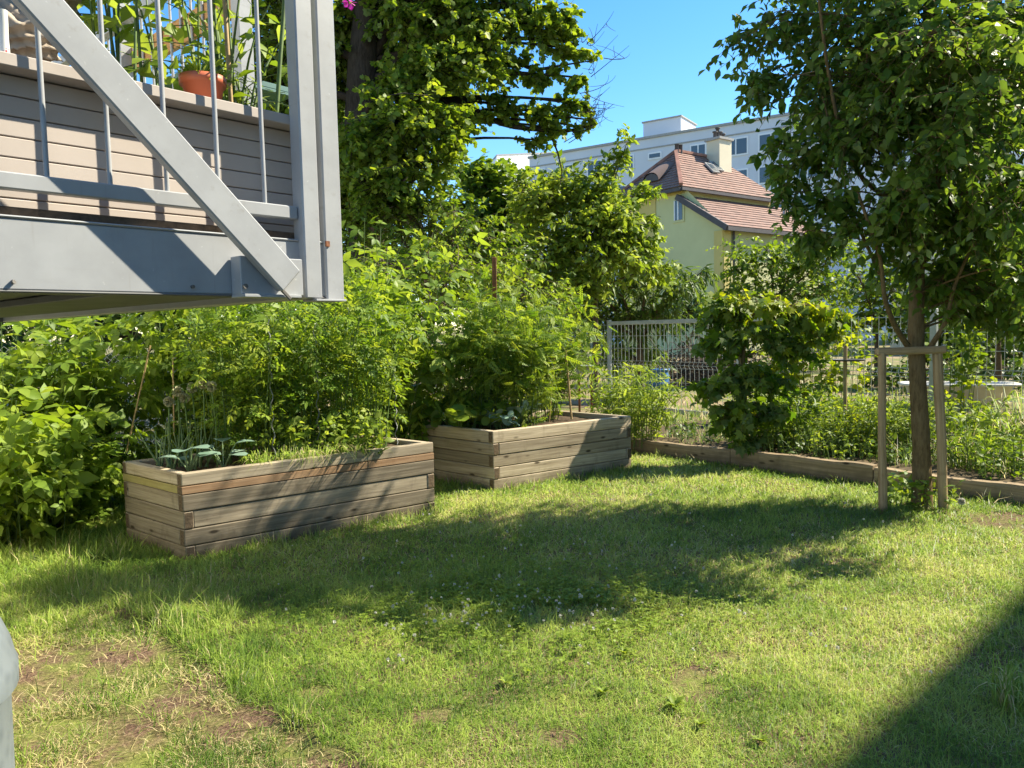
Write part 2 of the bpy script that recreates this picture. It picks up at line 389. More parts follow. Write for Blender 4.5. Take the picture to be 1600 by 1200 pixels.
MAPLE_S = T_([(0,0,0),(-.48,.2,.0),(-.3,.42,.05),(-.36,.75,-.04),(0,1,-.1),(.36,.75,-.04),(.3,.42,.05),(.48,.2,0)],
             [(0,2,1),(0,4,3,2),(0,6,5,4),(0,7,6)])
def compound(items, base):
    V = []; Fc = []; k = 0; bv, bf = base
    for (x, y, ang, s, dz) in items:
        c, sn = math.cos(ang), math.sin(ang)
        for p in bv: V.append((x+s*(p[0]*c-p[1]*sn), y+s*(p[0]*sn+p[1]*c), dz*p[1]*s+p[2]*s))
        Fc += [tuple(i+k for i in f) for f in bf]; k += len(bv)
    return T_(V, Fc)
TRIF = compound([(0, .42, 0, .58, -.15), (-.02, .36, 1.15, .48, -.1), (.02, .36, -1.15, .48, -.1)], OVAL)
TOMA = compound([(0, .66, 0, .36, -.2), (-.01, .62, .95, .30, -.2), (.01, .62, -.95, .30, -.2), (-.01, .36, 1.1, .30, -.15), (.01, .36, -1.1, .30, -.15), (0, .16, 1.2, .18, -.1), (0, .16, -1.2, .18, -.1)], DIAM)
FEATH = compound([(0, .1+.13*i, s*.9, .26-.012*i, -.1) for i in range(6) for s in (-1, 1)]+[(0, .85, 0, .2, -.2)], DIAM)
# ---------------------------------------------------------------- plants
def bez(P0, P1, P2, t): return (1-t)**2*P0 + 2*(1-t)*t*P1 + t*t*P2
def unit(v): return v/(np.linalg.norm(v, axis=-1, keepdims=True)+1e-9)
def sphere_pts(n, shell=.55):
    d = unit(rng.normal(size=(n, 3))); r = (shell**3 + rng.random(n)*(1-shell**3))**(1/3)
    return d*r[:, None]
def twig_tubes(mb, P0, P1, P2, r0, r1, K=5, sides=3):
    t = np.linspace(0, 1, K)[None, :, None]
    P = bez(P0[:, None], P1[:, None], P2[:, None], t)
    r0 = np.broadcast_to(np.asarray(r0, float), (len(P0),)); 
    R = r0[:, None]*(1-np.linspace(0, 1, K)) + r1*np.linspace(0, 1, K)
    mb.tubes(P, R, sides)
def sprigs(mb, P0, P1, P2, n, t0, t1, tpl, size, tint0=.5, out=.8, droop=.25, upn=1.0, jit=.35, tvar=.22, svar=.25, petiole=0.0):
    T = len(P0)
    if T == 0: return
    tt = np.linspace(t0, t1, n)[None, :] + rng.normal(0, .5*(t1-t0)/max(n, 1), (T, n)); tt = np.clip(tt, 0.02, 1)
    p = bez(P0[:, None], P1[:, None], P2[:, None], tt[..., None])
    tan = unit(2*(1-tt[..., None])*(P1-P0)[:, None] + 2*tt[..., None]*(P2-P1)[:, None])
    sd = unit(np.cross(tan, unit(np.array([0, 0, 1.0]) + rng.normal(0, .5, (T, 1, 3)))))
    sg = np.where(np.arange(n) % 2 == 0, 1, -1)[None, :, None]
    D = tan*.55 + sd*sg*out + rng.normal(0, jit, (T, n, 3)); D[..., 2] -= droop
    Nn = np.array([0, 0, upn]) + rng.normal(0, .55, (T, n, 3))
    S = size*(1+rng.normal(0, svar, (T, n))); S = np.clip(S, size*.4, size*1.6)*(1-.25*np.abs(tt-.6))
    ti = np.broadcast_to(np.asarray(tint0, float).reshape(-1, 1) if np.ndim(tint0) else tint0, (T, n)) + rng.normal(0, tvar, (T, n))
    if petiole: p = p + unit(D)*petiole*S[..., None]
    mb.leaves(p.reshape(-1, 3), D.reshape(-1, 3), Nn.reshape(-1, 3), S.ravel(), tpl, np.clip(ti, 0, 1).ravel())

def tree(name, label, cat, base, trunk, blobs, lm, bm_, tpl, lsize, twigs=60, nleaf=10, group=None, droop=.3, limb_r=.03,
         tint=.45, out=.8, twig_r=.004, shell=.45, limbs=True, extra=None, parts=('trunk', 'crown'), sides=8, upn=1.0, grav=.12, jit=.35, t0=.3):
    root = thing(name, tuple(base), label, cat, group)
    tr = MB(); cr = MB()
    tp = np.array([q[0] for q in trunk], float); tr_r = np.array([q[1] for q in trunk], float)
    # smooth the trunk with extra points
    k = np.linspace(0, len(tp)-1, (len(tp)-1)*4+1); i0 = np.clip(k.astype(int), 0, len(tp)-2); f = (k-i0)[:, None]
    f = f*f*(3-2*f) if False else f
    P = tp[i0]*(1-f)+tp[i0+1]*f; R = tr_r[i0]*(1-f[:, 0])+tr_r[i0+1]*f[:, 0]
    P[1:-1] = (P[:-2]+2*P[1:-1]+P[2:])/4
    tr.tubes(P, R*(1+rng.normal(0, .03, len(R))), sides)
    for b in blobs:
        c = np.asarray(b[0], float); r = float(b[1]); zs = b[2] if len(b) > 2 else .8; tb = b[3] if len(b) > 3 else 0
        d = np.linalg.norm(P-c, axis=1) + 1.2*np.maximum(0, P[:, 2]-c[2]+.25*r)
        j = int(np.argmin(d)); s0 = P[j]
        e = c + A(0, 0, .15*r)
        m1 = (s0+e)/2 + A(0, 0, .12*np.linalg.norm(e-s0)) + rng.normal(0, .05*r, 3)
        lr = min(limb_r*(.5+.5*r), R[j]*.7)
        if limbs: twig_tubes(tr, s0[None], m1[None], e[None], lr, lr*.35, 8, 6)
        n = max(4, int(twigs*r*r))
        sp = sphere_pts(n, shell); ph = rng.random(3)*6.28; dd = unit(sp)
        lump = 1+.28*np.sin(5*dd[:, 0]+ph[0])*np.sin(5*dd[:, 1]+ph[1])+.22*np.sin(9*dd[:, 2]+7*dd[:, 0]+ph[2])
        end = c + sp*lump[:, None]*A(r, r, r*zs)
        # lumpy surface
        tq = rng.random(n)*.75+.25
        st = bez(s0, m1, e, tq[:, None]) if limbs else c + rng.normal(0, .25*r, (n, 3))
        far = np.linalg.norm(end-st, axis=1) > 1.5*r
        st[far] = c + rng.normal(0, .2*r, (far.sum(), 3))
        mid = (st+end)/2 + rng.normal(0, .12*r, (n, 3)) + A(0, 0, .12*r)
        end[:, 2] -= grav*r
        if twig_r: twig_tubes(tr, st, mid, end, twig_r*(1+r), twig_r*.4, 5, 3)
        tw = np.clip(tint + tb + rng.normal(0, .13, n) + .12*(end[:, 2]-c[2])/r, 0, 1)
        sprigs(cr, st, mid, end, nleaf, t0, 1.0, tpl, lsize, tw, out, droop, upn, jit)
    if extra: extra(cr, tr)
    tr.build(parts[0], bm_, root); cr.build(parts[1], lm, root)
    return root
def pxb(lst):
    """(x, y, depth, radius[, zscale, tint]) -> blob list"""
    return [(at(q[0], q[1], q[2]),)+tuple(q[3:]) for q in lst]

def clump(name, label, cat, centre, rad, n, h, lm, tpl, lsize, nleaf, group=None, spread=.35, lean=(0, 0), droop=.25, tint=.5, stem_r=.006,
          stem_mat=None, hvar=.2, t0=.12, out=.85, arch=.25, z0=0.0, petiole=0, laterals=0, lat_len=.25, extra=None, ry=None, tvar=.22, upn=1.0):
    """a plant of n stems rising from an oval patch, leaves all along them"""
    c = A(*centre); root = thing(name, (c[0], c[1], z0), label, cat, group)
    ang = rng.random(n)*2*math.pi; rr = np.sqrt(rng.random(n)); ry = rad if ry is None else ry
    P0 = np.stack([c[0]+np.cos(ang)*rr*rad, c[1]+np.sin(ang)*rr*ry, np.full(n, z0)], -1)
    hh = h*(1+rng.normal(0, hvar, n)); hh = np.clip(hh, h*.35, h*1.25)
    od = np.stack([np.cos(ang)*rr, np.sin(ang)*rr, 0*ang], -1) + np.c_[rng.normal(0, .5, (n, 2)), np.zeros(n)]
    P2 = P0 + od*spread*h + np.c_[np.full(n, lean[0]), np.full(n, lean[1]), hh]
    P1 = (P0+P2)/2 + A(0, 0, 1)*(arch*hh)[:, None] - od*spread*.25*h
    st = MB(); lv = MB()
    twig_tubes(st, P0, P1, P2, stem_r, stem_r*.35, 7, 4)
    ti = np.clip(tint+rng.normal(0, .12, n), 0, 1)
    sprigs(lv, P0, P1, P2, nleaf, t0, 1, tpl, lsize, ti, out, droop, upn, .4, tvar, petiole=petiole)
    if laterals:
        tq = rng.random((n, laterals))*.8+.15
        s = bez(P0[:, None], P1[:, None], P2[:, None], tq[..., None]).reshape(-1, 3)
        d = unit(rng.normal(size=s.shape)*A(1, 1, .35)+A(0, 0, .25))*lat_len*(.5+rng.random((len(s), 1)))
        e = s+d; e[:, 2] -= .15*lat_len; m = s+d*.5+A(0, 0, .1*lat_len)
        twig_tubes(st, s, m, e, stem_r*.5, stem_r*.2, 4, 3)
        sprigs(lv, s, m, e, max(3, nleaf//2), .25, 1, tpl, lsize*.9, np.repeat(ti, laterals), out, droop, upn, .4, tvar, petiole=petiole)
    if extra: extra(lv, st, P0, P1, P2)
    st.build('stem', stem_mat or MT['stem'], root); lv.build('foliage', lm, root)
    return root

def vnoise(x, y, s, seed=0):
    g = np.random.default_rng(seed).random((64, 64)); x = x/s+17.3; y = y/s+9.1
    xi = np.floor(x).astype(int); yi = np.floor(y).astype(int); fx = x-xi; fy = y-yi
    fx = fx*fx*(3-2*fx); fy = fy*fy*(3-2*fy); q = lambda a, b: g[a % 64, b % 64]
    return (q(xi, yi)*(1-fx)+q(xi+1, yi)*fx)*(1-fy)+(q(xi, yi+1)*(1-fx)+q(xi+1, yi+1)*fx)*fy
def fbm(x, y, s, seed=0): return .55*vnoise(x, y, s, seed)+.3*vnoise(x, y, s*.45, seed+1)+.15*vnoise(x, y, s*.2, seed+2)

# ---------------------------------------------------------------- key ground points
B1N, B1F, B1L, B1H = A(-2.38, 5.44), A(-.71, 6.75), A(-3.12, 6.07), .63
B2N, B2F, B2L, B2H = A(-.20, 7.57), A(1.34, 8.65), A(-1.08, 8.43), .605
E0, E1 = A(1.42, 10.0), A(5.45, 5.22)                     # timber edging line
K0, K1 = A(5.74, 10.08), A(3.36, 13.41)                    # fence line
ED = unit(E1-E0); EN = A(-ED[1], ED[0])                    # EN points away from the lawn (towards the fence)
if EN[1] < 0: EN = -EN
R0, R1 = A(-2.24, 4.41), A(-.55, 2.65)                     # turf step, lower left
RD = unit(R1-R0); RN = A(RD[1], -RD[0])                    # RN towards the lower left
if RN[0] > 0: RN = -RN
def turf_off(x, y): 
    d = (x-R0[0])*RN[0]+(y-R0[1])*RN[1]
    return d + .22*(vnoise(x, y, .5, 12)-.5) + .12*(vnoise(x, y, .2, 5)-.5) + .05*(vnoise(x, y, .08, 6)-.5)
def ground_z(x, y):
    x = np.asarray(x, float); y = np.asarray(y, float)
    near = np.clip(1-np.hypot(x, y-5)/14, 0, 1)
    z = near*(.05*(fbm(x, y, 2.2, 3)-.5) + .02*(vnoise(x, y, .35, 4)-.5))
    d = turf_off(x, y); along = (x-R0[0])*RD[0]+(y-R0[1])*RD[1]
    step = np.clip(d/.05+.5, 0, 1)*np.clip(.35+1.6*(vnoise(x, y, .33, 17)-.25), .1, 1)*np.clip((along+.15)/.3, 0, 1)*np.clip(1-(d-.5)/.9, 0, 1)
    z = z - .038*step
    e = (x-E0[0])*EN[0]+(y-E0[1])*EN[1]
    z = z + .10*np.clip((e-.03)/.05, 0, 1)*np.clip((4-e)/2, 0, 1)*(near > 0)
    return z

# ground: one sheet to the horizon, fine near the camera
def axis(lo, hi, step, far):
    a = list(np.arange(lo, hi+1e-6, step)); s = step
    up = [a[-1]]; dn = [a[0]]
    while up[-1] < far: s *= 1.35; up.append(up[-1]+s)
    s = step
    while dn[-1] > -far: s *= 1.35; dn.append(dn[-1]-s)
    return np.array(dn[:0:-1]+a+up[1:])
gx = axis(-5.5, 6.5, .045, 1500); gy = axis(1.6, 11.5, .045, 1500)
X, Y = np.meshgrid(gx, gy); Z = ground_z(X, Y)
g = MB(); nx, ny = len(gx), len(gy)
ii = (np.arange(ny-1)[:, None]*nx+np.arange(nx-1)).ravel()
g.add(np.stack([X, Y, Z], -1).reshape(-1, 3), np.stack([ii, ii+1, ii+nx+1, ii+nx], -1).ravel(), np.full(len(ii), 4))
def groundmat():
    m, t, b, o = mat('lawn_soil_ground')
    tc = nd(t, 'ShaderNodeTexCoord'); P = tc.outputs['Object']
    n = noise(t, P, 3, 8, .7); n2 = noise(t, P, 60, 5, .7); n3 = noise(t, P, .35, 3)
    dirt = ramp(t, n2, [(.3, (.06, .036, .024)), (.55, (.18, .115, .075)), (.75, (.37, .27, .175))])
    grass = ramp(t, n2, [(.3, (.09, .12, .025)), (.6, (.22, .24, .06)), (.8, (.40, .37, .15))])
    c = mixc(t, ramp(t, n, [(.42, (0, 0, 0)), (.62, (1, 1, 1))]), dirt, grass)
    sx = nd(t, 'ShaderNodeSeparateXYZ'); t.links.new(P, sx.inputs[0])
    far = ramp(t, noise(t, P, .9, 5), [(.42, (.30, .22, .14)), (.5, (.22, .19, .09)), (.6, (.12, .16, .04))])
    mr = nd(t, 'ShaderNodeMapRange'); mr.inputs[1].default_value = 12; mr.inputs[2].default_value = 15
    t.links.new(sx.outputs[1], mr.inputs[0])
    t.links.new(mixc(t, mr.outputs[0], c, far), b.inputs['Base Color']); b.inputs['Roughness'].default_value = .95
    b.inputs['Specular IOR Level'].default_value = .1
    bump(t, b, n2, .8, .02); return m
tag(g.build('ground', groundmat(), None, True, A(0, 0, 0)), kind='structure')

def in_quad(x, y, N, Fp, L):
    u = Fp-N; v = L-N; det = u[0]*v[1]-u[1]*v[0]; dx = x-N[0]; dy = y-N[1]
    a = (dx*v[1]-dy*v[0])/det; b = (u[0]*dy-u[1]*dx)/det
    return (a > -.01) & (a < 1.01) & (b > -.01) & (b < 1.01)
def lawn_mask(x, y):
    e = (x-E0[0])*EN[0]+(y-E0[1])*EN[1]
    ok = (e < -.03) & ~in_quad(x, y, B1N, B1F, B1L) & ~in_quad(x, y, B2N, B2F, B2L)
    ok &= np.abs(x) < .70*y+1.25
    return ok

# ---------------------------------------------------------------- lawn grass
def blades(x, y, h, wd, lean, tint, mb):
    n = len(x); z = ground_z(x, y); a = rng.random(n)*2*math.pi; b = rng.random(n)*2*math.pi
    dx, dy = np.cos(a)*wd, np.sin(a)*wd; lx, ly = np.cos(b)*lean*h, np.sin(b)*lean*h
    P = lambda fx, fl, fz: np.stack([x+dx*fx+lx*fl, y+dy*fx+ly*fl, z+h*fz], -1)
    up = np.sqrt(np.clip(1-np.minimum(lean, 1.2)**2*.5, .12, 1))
    V = np.stack([P(-.5, 0, -.03), P(.5, 0, -.03), P(-.42, .3, .55*up), P(.42, .3, .55*up), P(0, 1, .98*up)], 1).reshape(-1, 3)
    L = (np.arange(n)[:, None]*5+np.array([0, 1, 3, 2, 2, 3, 4])).ravel()
    mb.add(V, L, np.tile([4, 3], n), np.repeat(tint, 5))
def lawn():
    mb = MB()
    for (y0, y1, dens, wd, hh) in ((2.15, 3.4, 13500, .0032, .042), (3.4, 5.0, 8500, .0042, .045), (5.0, 7.2, 4600, .006, .05), (7.2, 11.2, 2500, .0085, .055)):
        xm = .70*y1+1.25; n = int(dens*2*xm*(y1-y0))
        x = rng.uniform(-xm, xm, n); y = rng.uniform(y0, y1, n); k = lawn_mask(x, y); x, y = x[k], y[k]
        d = turf_off(x, y); along = (x-R0[0])*RD[0]+(y-R0[1])*RD[1]
        dry = fbm(x, y, .9, 21); patch = fbm(x, y, .35, 31)
        worn = np.clip(1.3-np.abs(d-.42)/.75, 0, 1)*(d > 0)*np.clip((along+.1)/.5, 0, 1)
        edge = (np.abs(d-.02) < .045*np.clip(2.4*vnoise(x, y, .3, 18)-.2, 0, 1.5)) & (along > -.1)
        keep = rng.random(len(x)) < np.clip(1.25-worn*1.5*np.clip((patch-.22)*3.6, 0, 1)-.45*np.clip((patch-.60)*6, 0, 1), .07, 1)
        keep &= ~(edge & (rng.random(len(x)) < .75))
        # a few bare spots on the lawn
        for bx, by, br in ((.79, 3.3, .12), (.83, 3.45, .10), (.15, 2.9, .09), (-.35, 3.1, .09), (1.0, 3.62, .09), (3.9, 5.9, .35), (-.9, 3.35, .08), (.05, 2.55, .1)):
            keep &= ~((np.hypot(x-bx, (y-by)*1.2) < br*(.5+fbm(x, y, .1, 40))) & (rng.random(len(x)) < .85))
        x, y, d, dry, worn, patch = (q[keep] for q in (x, y, d, dry, worn, patch))
        long_ = fbm(x, y, .55, 50); edge_l = np.clip((x*-1-.6*y+1.1)/1.2, 0, 1)  # taller towards the left
        h = .85*hh*(.55+.9*rng.random(len(x)))*(.7+.75*long_)*(1+.9*np.clip((long_-.6)*5, 0, 1)*(rng.random(len(x)) < .25)+.8*edge_l)
        lean = np.abs(rng.normal(.9, .5, len(x)))
        straw = (rng.random(len(x)) < np.clip(.05+1.0*(dry-.48)+.62*worn, .03, .85))
        tint = np.where(straw, .80+.2*rng.random(len(x)), np.clip(.37+.9*(dry-.5)+.75*(patch-.5)+.5*(fbm(x, y, .12, 77)-.5)+rng.normal(0, .13, len(x)), 0, .68))
        h = np.where(straw, h*.72, h); lean = np.where(straw, lean+.4, lean)
        blades(x, y, h, wd*(.7+.6*rng.random(len(x))), lean, tint, mb)
    return mb
lw = lawn()
def grassmat():
    m, t, b, o = mat('grass_blades')
    a = nd(t, 'ShaderNodeAttribute', attribute_name='tint')
    c = ramp(t, a.outputs['Fac'], [(0, (.10, .185, .02)), (.35, (.265, .39, .048)), (.68, (.46, .53, .11)), (.80, (.56, .48, .20)), (1, (.72, .61, .36))])
    ge = nd(t, 'ShaderNodeNewGeometry'); vm = nd(t, 'ShaderNodeVectorMath', operation='MULTIPLY_ADD')
    vm.inputs[1].default_value = (.3, .3, .3); vm.inputs[2].default_value = (0, 0, .75)
    nz = nd(t, 'ShaderNodeVectorMath', operation='NORMALIZE'); t.links.new(ge.outputs['Normal'], vm.inputs[0]); t.links.new(vm.outputs[0], nz.inputs[0])
    t.links.new(nz.outputs[0], b.inputs['Normal'])
    t.links.new(c, b.inputs['Base Color']); b.inputs['Roughness'].default_value = .5; b.inputs['Specular IOR Level'].default_value = .35
    tr = nd(t, 'ShaderNodeBsdfTranslucent'); hs = nd(t, 'ShaderNodeHueSaturation'); hs.inputs['Value'].default_value = 1.3
    t.links.new(c, hs.inputs['Color']); t.links.new(hs.outputs[0], tr.inputs[0])
    mx = nd(t, 'ShaderNodeMixShader'); mx.inputs[0].default_value = .35
    t.links.new(b.outputs[0], mx.inputs[1]); t.links.new(tr.outputs[0], mx.inputs[2]); t.links.new(mx.outputs[0], o.inputs[0])
    return m
MT['grass'] = grassmat()
tag(lw.build('lawn_grass', MT['grass'], None, False, A(0, 0, 0)), 'short sunlit lawn grass with dry straw patches', 'grass', kind='stuff')

# taller rough grass: along the left, the bed feet, the edging and beyond
def rough():
    mb = MB()
    def patch(cx, cy, rx, ry, n, h, wd=.005, straw=.15):
        a = rng.random(n)*2*math.pi; r = np.sqrt(rng.random(n))
        x = cx+np.cos(a)*r*rx; y = cy+np.sin(a)*r*ry
        k = ~in_quad(x, y, B1N, B1F, B1L) & ~in_quad(x, y, B2N, B2F, B2L); x, y = x[k], y[k]
        t_ = np.where(rng.random(len(x)) < straw, .75+.25*rng.random(len(x)), np.clip(rng.normal(.38, .16, len(x)), 0, .68))
        blades(x, y, h*(.35+.8*rng.random(len(x))), wd*(.7+.6*rng.random(len(x))), np.abs(rng.normal(.5, .3, len(x))), t_, mb)
    for k in range(26): patch(rng.uniform(-3.1, -1.55), rng.uniform(4.0, 4.9), .12, .1, 40, rng.uniform(.08, .2))
    for k in range(20): patch(rng.uniform(-3.8, -2.9), rng.uniform(4.7, 6.0), .15, .12, 45, rng.uniform(.1, .22), .006)
    for k in range(26):
        q = B1N+(B1F-B1N)*rng.random(); patch(q[0]+.03, q[1]-.05, .10, .05, 26, rng.uniform(.06, .15))
    for k in range(20):
        q = B2N+(B2F-B2N)*rng.random(); patch(q[0]+.05, q[1]-.06, .12, .05, 24, rng.uniform(.06, .14), .007)
    for k in range(10):
        q = B2N+(B2L-B2N)*rng.random(); patch(q[0]-.06, q[1]-.06, .12, .05, 24, rng.uniform(.06, .12), .007)
    for k in range(40):
        q = E0+(E1-E0)*rng.random()-EN*rng.uniform(.08, .2); patch(q[0], q[1], .12, .05, 22, rng.uniform(.05, .13), .007, .3)
    for k in range(60):
        q = E0+(E1-E0)*rng.random()+EN*rng.uniform(.25, 2.4); patch(q[0], q[1], .2, .12, 30, rng.uniform(.12, .38), .008, .2)
    for k in range(30): patch(rng.uniform(-1.9, 1.6), rng.uniform(3.0, 5.5), .07, .06, 26, rng.uniform(.05, .1), .004)
    for k in range(60):                      # turf lip
        q = R0+(R1-R0)*rng.random()-RN*rng.uniform(.0, .08); patch(q[0], q[1], .05, .04, 16, rng.uniform(.05, .1), .004)
    for k in range(70): 
        x = rng.uniform(1.2, 6.5); y = rng.uniform(11.2, 13.6); patch(x, y, .3, .2, 40, rng.uniform(.08, .2), .012, .35)
    for k in range(120):
        x = rng.uniform(2, 12); y = rng.uniform(13, 22); patch(x, y, .4, .3, 24, rng.uniform(.1, .25), .018, .4)
    return mb
tag(rough().build('rough_grass', MT['grass'], None, False, A(0, 0, 0)), 'longer ragged grass along timbers and lawn edges', 'grass', kind='stuff')

# clover patch with white heads
def clover():
    lf = MB(); fl = MB(); n = 5200
    x = np.concatenate([rng.normal(.15, .55, n), rng.normal(.2, .9, 2600)]); y = np.concatenate([rng.normal(4.35, .33, n), rng.normal(5.1, .6, 2600)])
    k = lawn_mask(x, y) & (fbm(x, y, .3, 60) > .40); x, y = x[k], y[k]; z = ground_z(x, y)+rng.uniform(.015, .06, len(x))
    P = np.stack([x, y, z], -1); m = len(x)
    for a in (0, 2.09, 4.18):
        th = rng.random(m)*.5+a+np.arange(m)
        D = np.stack([np.cos(th), np.sin(th), .15+0*th], -1)
        lf.leaves(P, D, np.tile(A(0, 0, 1), (m, 1))+rng.normal(0, .25, (m, 3)), rng.uniform(.012, .02, m), DIAMW, np.clip(rng.normal(.5, .15, m), 0, 1))
    return lf
DIAMW = T_([(0,0,0),(-.45,.6,.04),(.45,.6,.04),(0,1,0)], [(0,3,1),(0,2,3)])
c_ = clover().build('clover', MT['lf_light'], None, True, A(0, 0, 0)); tag(c_, 'low clover leaves in the middle of the lawn', 'clover', kind='stuff')
def heads():
    fl = MB()
    xs = np.concatenate([rng.normal(-.05, .42, 110), rng.normal(.2, .85, 40), rng.uniform(-1.2, 3.0, 50)])
    ys = np.concatenate([rng.normal(4.2, .25, 110), rng.normal(5.2, .7, 40), rng.uniform(3.2, 7.4, 50)])
    for x, y in zip(xs, ys):
        if not lawn_mask(A(x), A(y))[0]: continue
        z = float(ground_z(x, y))+rng.uniform(.045, .085); n = 14
        d = unit(rng.normal(size=(n, 3))+A(0, 0, .5))
        fl.leaves(np.tile(A(x, y, z), (n, 1)), d, rng.normal(size=(n, 3)), rng.uniform(.007, .0125), DIAMW, rng.random(n))
    return fl
tag(heads().build('clover_flower', MT['white_fl'], None, True, A(0, 0, 0)), 'small white clover flower heads dotted over the lawn', 'clover flowers', kind='stuff')

# broad-leaved weeds in the sunny lawn
for (px_, py_, s, lab) in ((1054, 1110, .10, 'broad-leaved weed rosette right of the bare lawn spot, largest of the lawn weeds'), (1094, 1136, .07, 'small weed rosette just below and right of the largest lawn weed'),
                           (1189, 1160, .07, 'weed rosette nearest the shaded lower right of the lawn'), (942, 1086, .07, 'weed rosette in sunny grass left of the bare lawn spot'),
                           (976, 1024, .08, 'weed rosette just below the clover patch'), (790, 1072, .08, 'leftmost weed rosette in the sunny lawn')):
    p = gp(px_, py_); r_ = thing('lawn_weed', (p[0], p[1], float(ground_z(p[0], p[1]))), lab, 'weed', 'broad-leaved weeds in the lawn')
    n = 22; a = np.arange(n)*2.4+rng.random(n)*.6; mb = MB()
    D = np.stack([np.cos(a), np.sin(a), .3+1.0*rng.random(n)], -1)
    mb.leaves(np.tile(A(p[0], p[1], float(ground_z(p[0], p[1]))+.015), (n, 1)), D, np.tile(A(0, 0, 1), (n, 1)), s*.6*(.35+.8*rng.random(n)), OVALN, np.clip(rng.normal(.65, .15, n), 0, 1))
    mb.build('leaves', MT['lf_light'], r_)
# ---------------------------------------------------------------- raised beds
def raised_bed(label, N, Fp, L, rows, wood_m, strip_row=None, wood_side=None):
    """rows: board heights from the top down"""
    root = thing('raised_bed', (N[0], N[1], 0), label, 'raised bed')
    u = unit(Fp-N); v = unit(L-N); lu = np.linalg.norm(Fp-N); lv = np.linalg.norm(L-N); t = .068
    q = lambda a, b: N+u*a+v*b
    z = sum(rows)
    for i, h in enumerate(rows):
        z1 = z-.0025; z0 = z-h+.0025; z -= h
        j = lambda: random.uniform(-.004, .004)
        if i == strip_row:                 # a thin painted board, standing slightly proud
            prism('painted_strip', [q(-.003, -.003), q(lu+.003, -.003), q(lu+.003, t), q(-.003, t)], z0, z1, MT['orange'], root, u, .002)
            prism('painted_strip', [q(-.003, t+.001), q(t, t+.001), q(t, lv+.003), q(-.003, lv+.003)], z0, z1, MT['yellow'], root, v, .002)['label'] = 'yellow painted end strip'
            prism('painted_strip', [q(lu-t, t+.001), q(lu+.003, t+.001), q(lu+.003, lv), q(lu-t, lv)], z0, z1, MT['yellow'], root, v, .002)
            prism('painted_strip', [q(t+.001, lv-t), q(lu-t-.001, lv-t), q(lu-t-.001, lv), q(t+.001, lv)], z0, z1, MT['orange'], root, u, .002)
            continue
        a = i % 2 == 0                     # alternate which board runs through at the corner
        o = j(); ws = wood_side or wood_m
        if a: F0, F1, S0, S1 = -.002, lu+.002, t+.002, lv-t-.002
        else: F0, F1, S0, S1 = t+.002, lu-t-.002, -.002, lv+.002
        prism('plank', [q(F0, o), q(F1, o), q(F1, t+o), q(F0, t+o)], z0, z1, wood_m, root, u)
        prism('plank', [q(F0, lv-t), q(F1, lv-t), q(F1, lv), q(F0, lv)], z0, z1, wood_m, root, u)
        o = j()
        prism('plank', [q(o, S0), q(t+o, S0), q(t+o, S1), q(o, S1)], z0, z1, ws, root, v)
        prism('plank', [q(lu-t+o, S0), q(lu+o, S0), q(lu+o, S1), q(lu-t+o, S1)], z0, z1, ws, root, v)
    H = sum(rows)
    # soil fill
    b = MB(); k = 24; gu, gv = np.meshgrid(np.linspace(t-.01, lu-t+.01, k), np.linspace(t-.01, lv-t+.01, k))
    P = N[None, None]+gu[..., None]*u+gv[..., None]*v
    zz = H-.055+.03*(vnoise(P[..., 0], P[..., 1], .25, 8)-.5)+.02*(vnoise(P[..., 0], P[..., 1], .07, 9)-.5)
    ii = (np.arange(k-1)[:, None]*k+np.arange(k-1)).ravel()
    b.add(np.concatenate([P, zz[..., None]], -1).reshape(-1, 3), np.stack([ii, ii+1, ii+k+1, ii+k], -1).ravel(), np.full(len(ii), 4))
    b.build('soil', MT['soil'], root)
    return root, q, lu, lv
bed1, q1, lu1, lv1 = raised_bed('weathered timber raised bed with an orange and yellow painted strip below its rim', B1N, B1F, B1L, [.095, .06, .125, .13, .125, .095+.06], MT['bed_grey'], 1, MT['bed_wood'])
bed2, q2, lu2, lv2 = raised_bed('plain pale timber raised bed farther back, beside the timber lawn edging', B2N, B2F, B2L, [.125, .12, .12, .12, .12+.06], MT['bed_wood'])
for o in (bed1, bed2): o.location.z = 0
# rows sum past the height: the lowest boards stand a few cm in the ground
for bd, H, s in ((bed1, B1H, .69), (bed2, B2H, .665)):
    bd.location.z = H-s

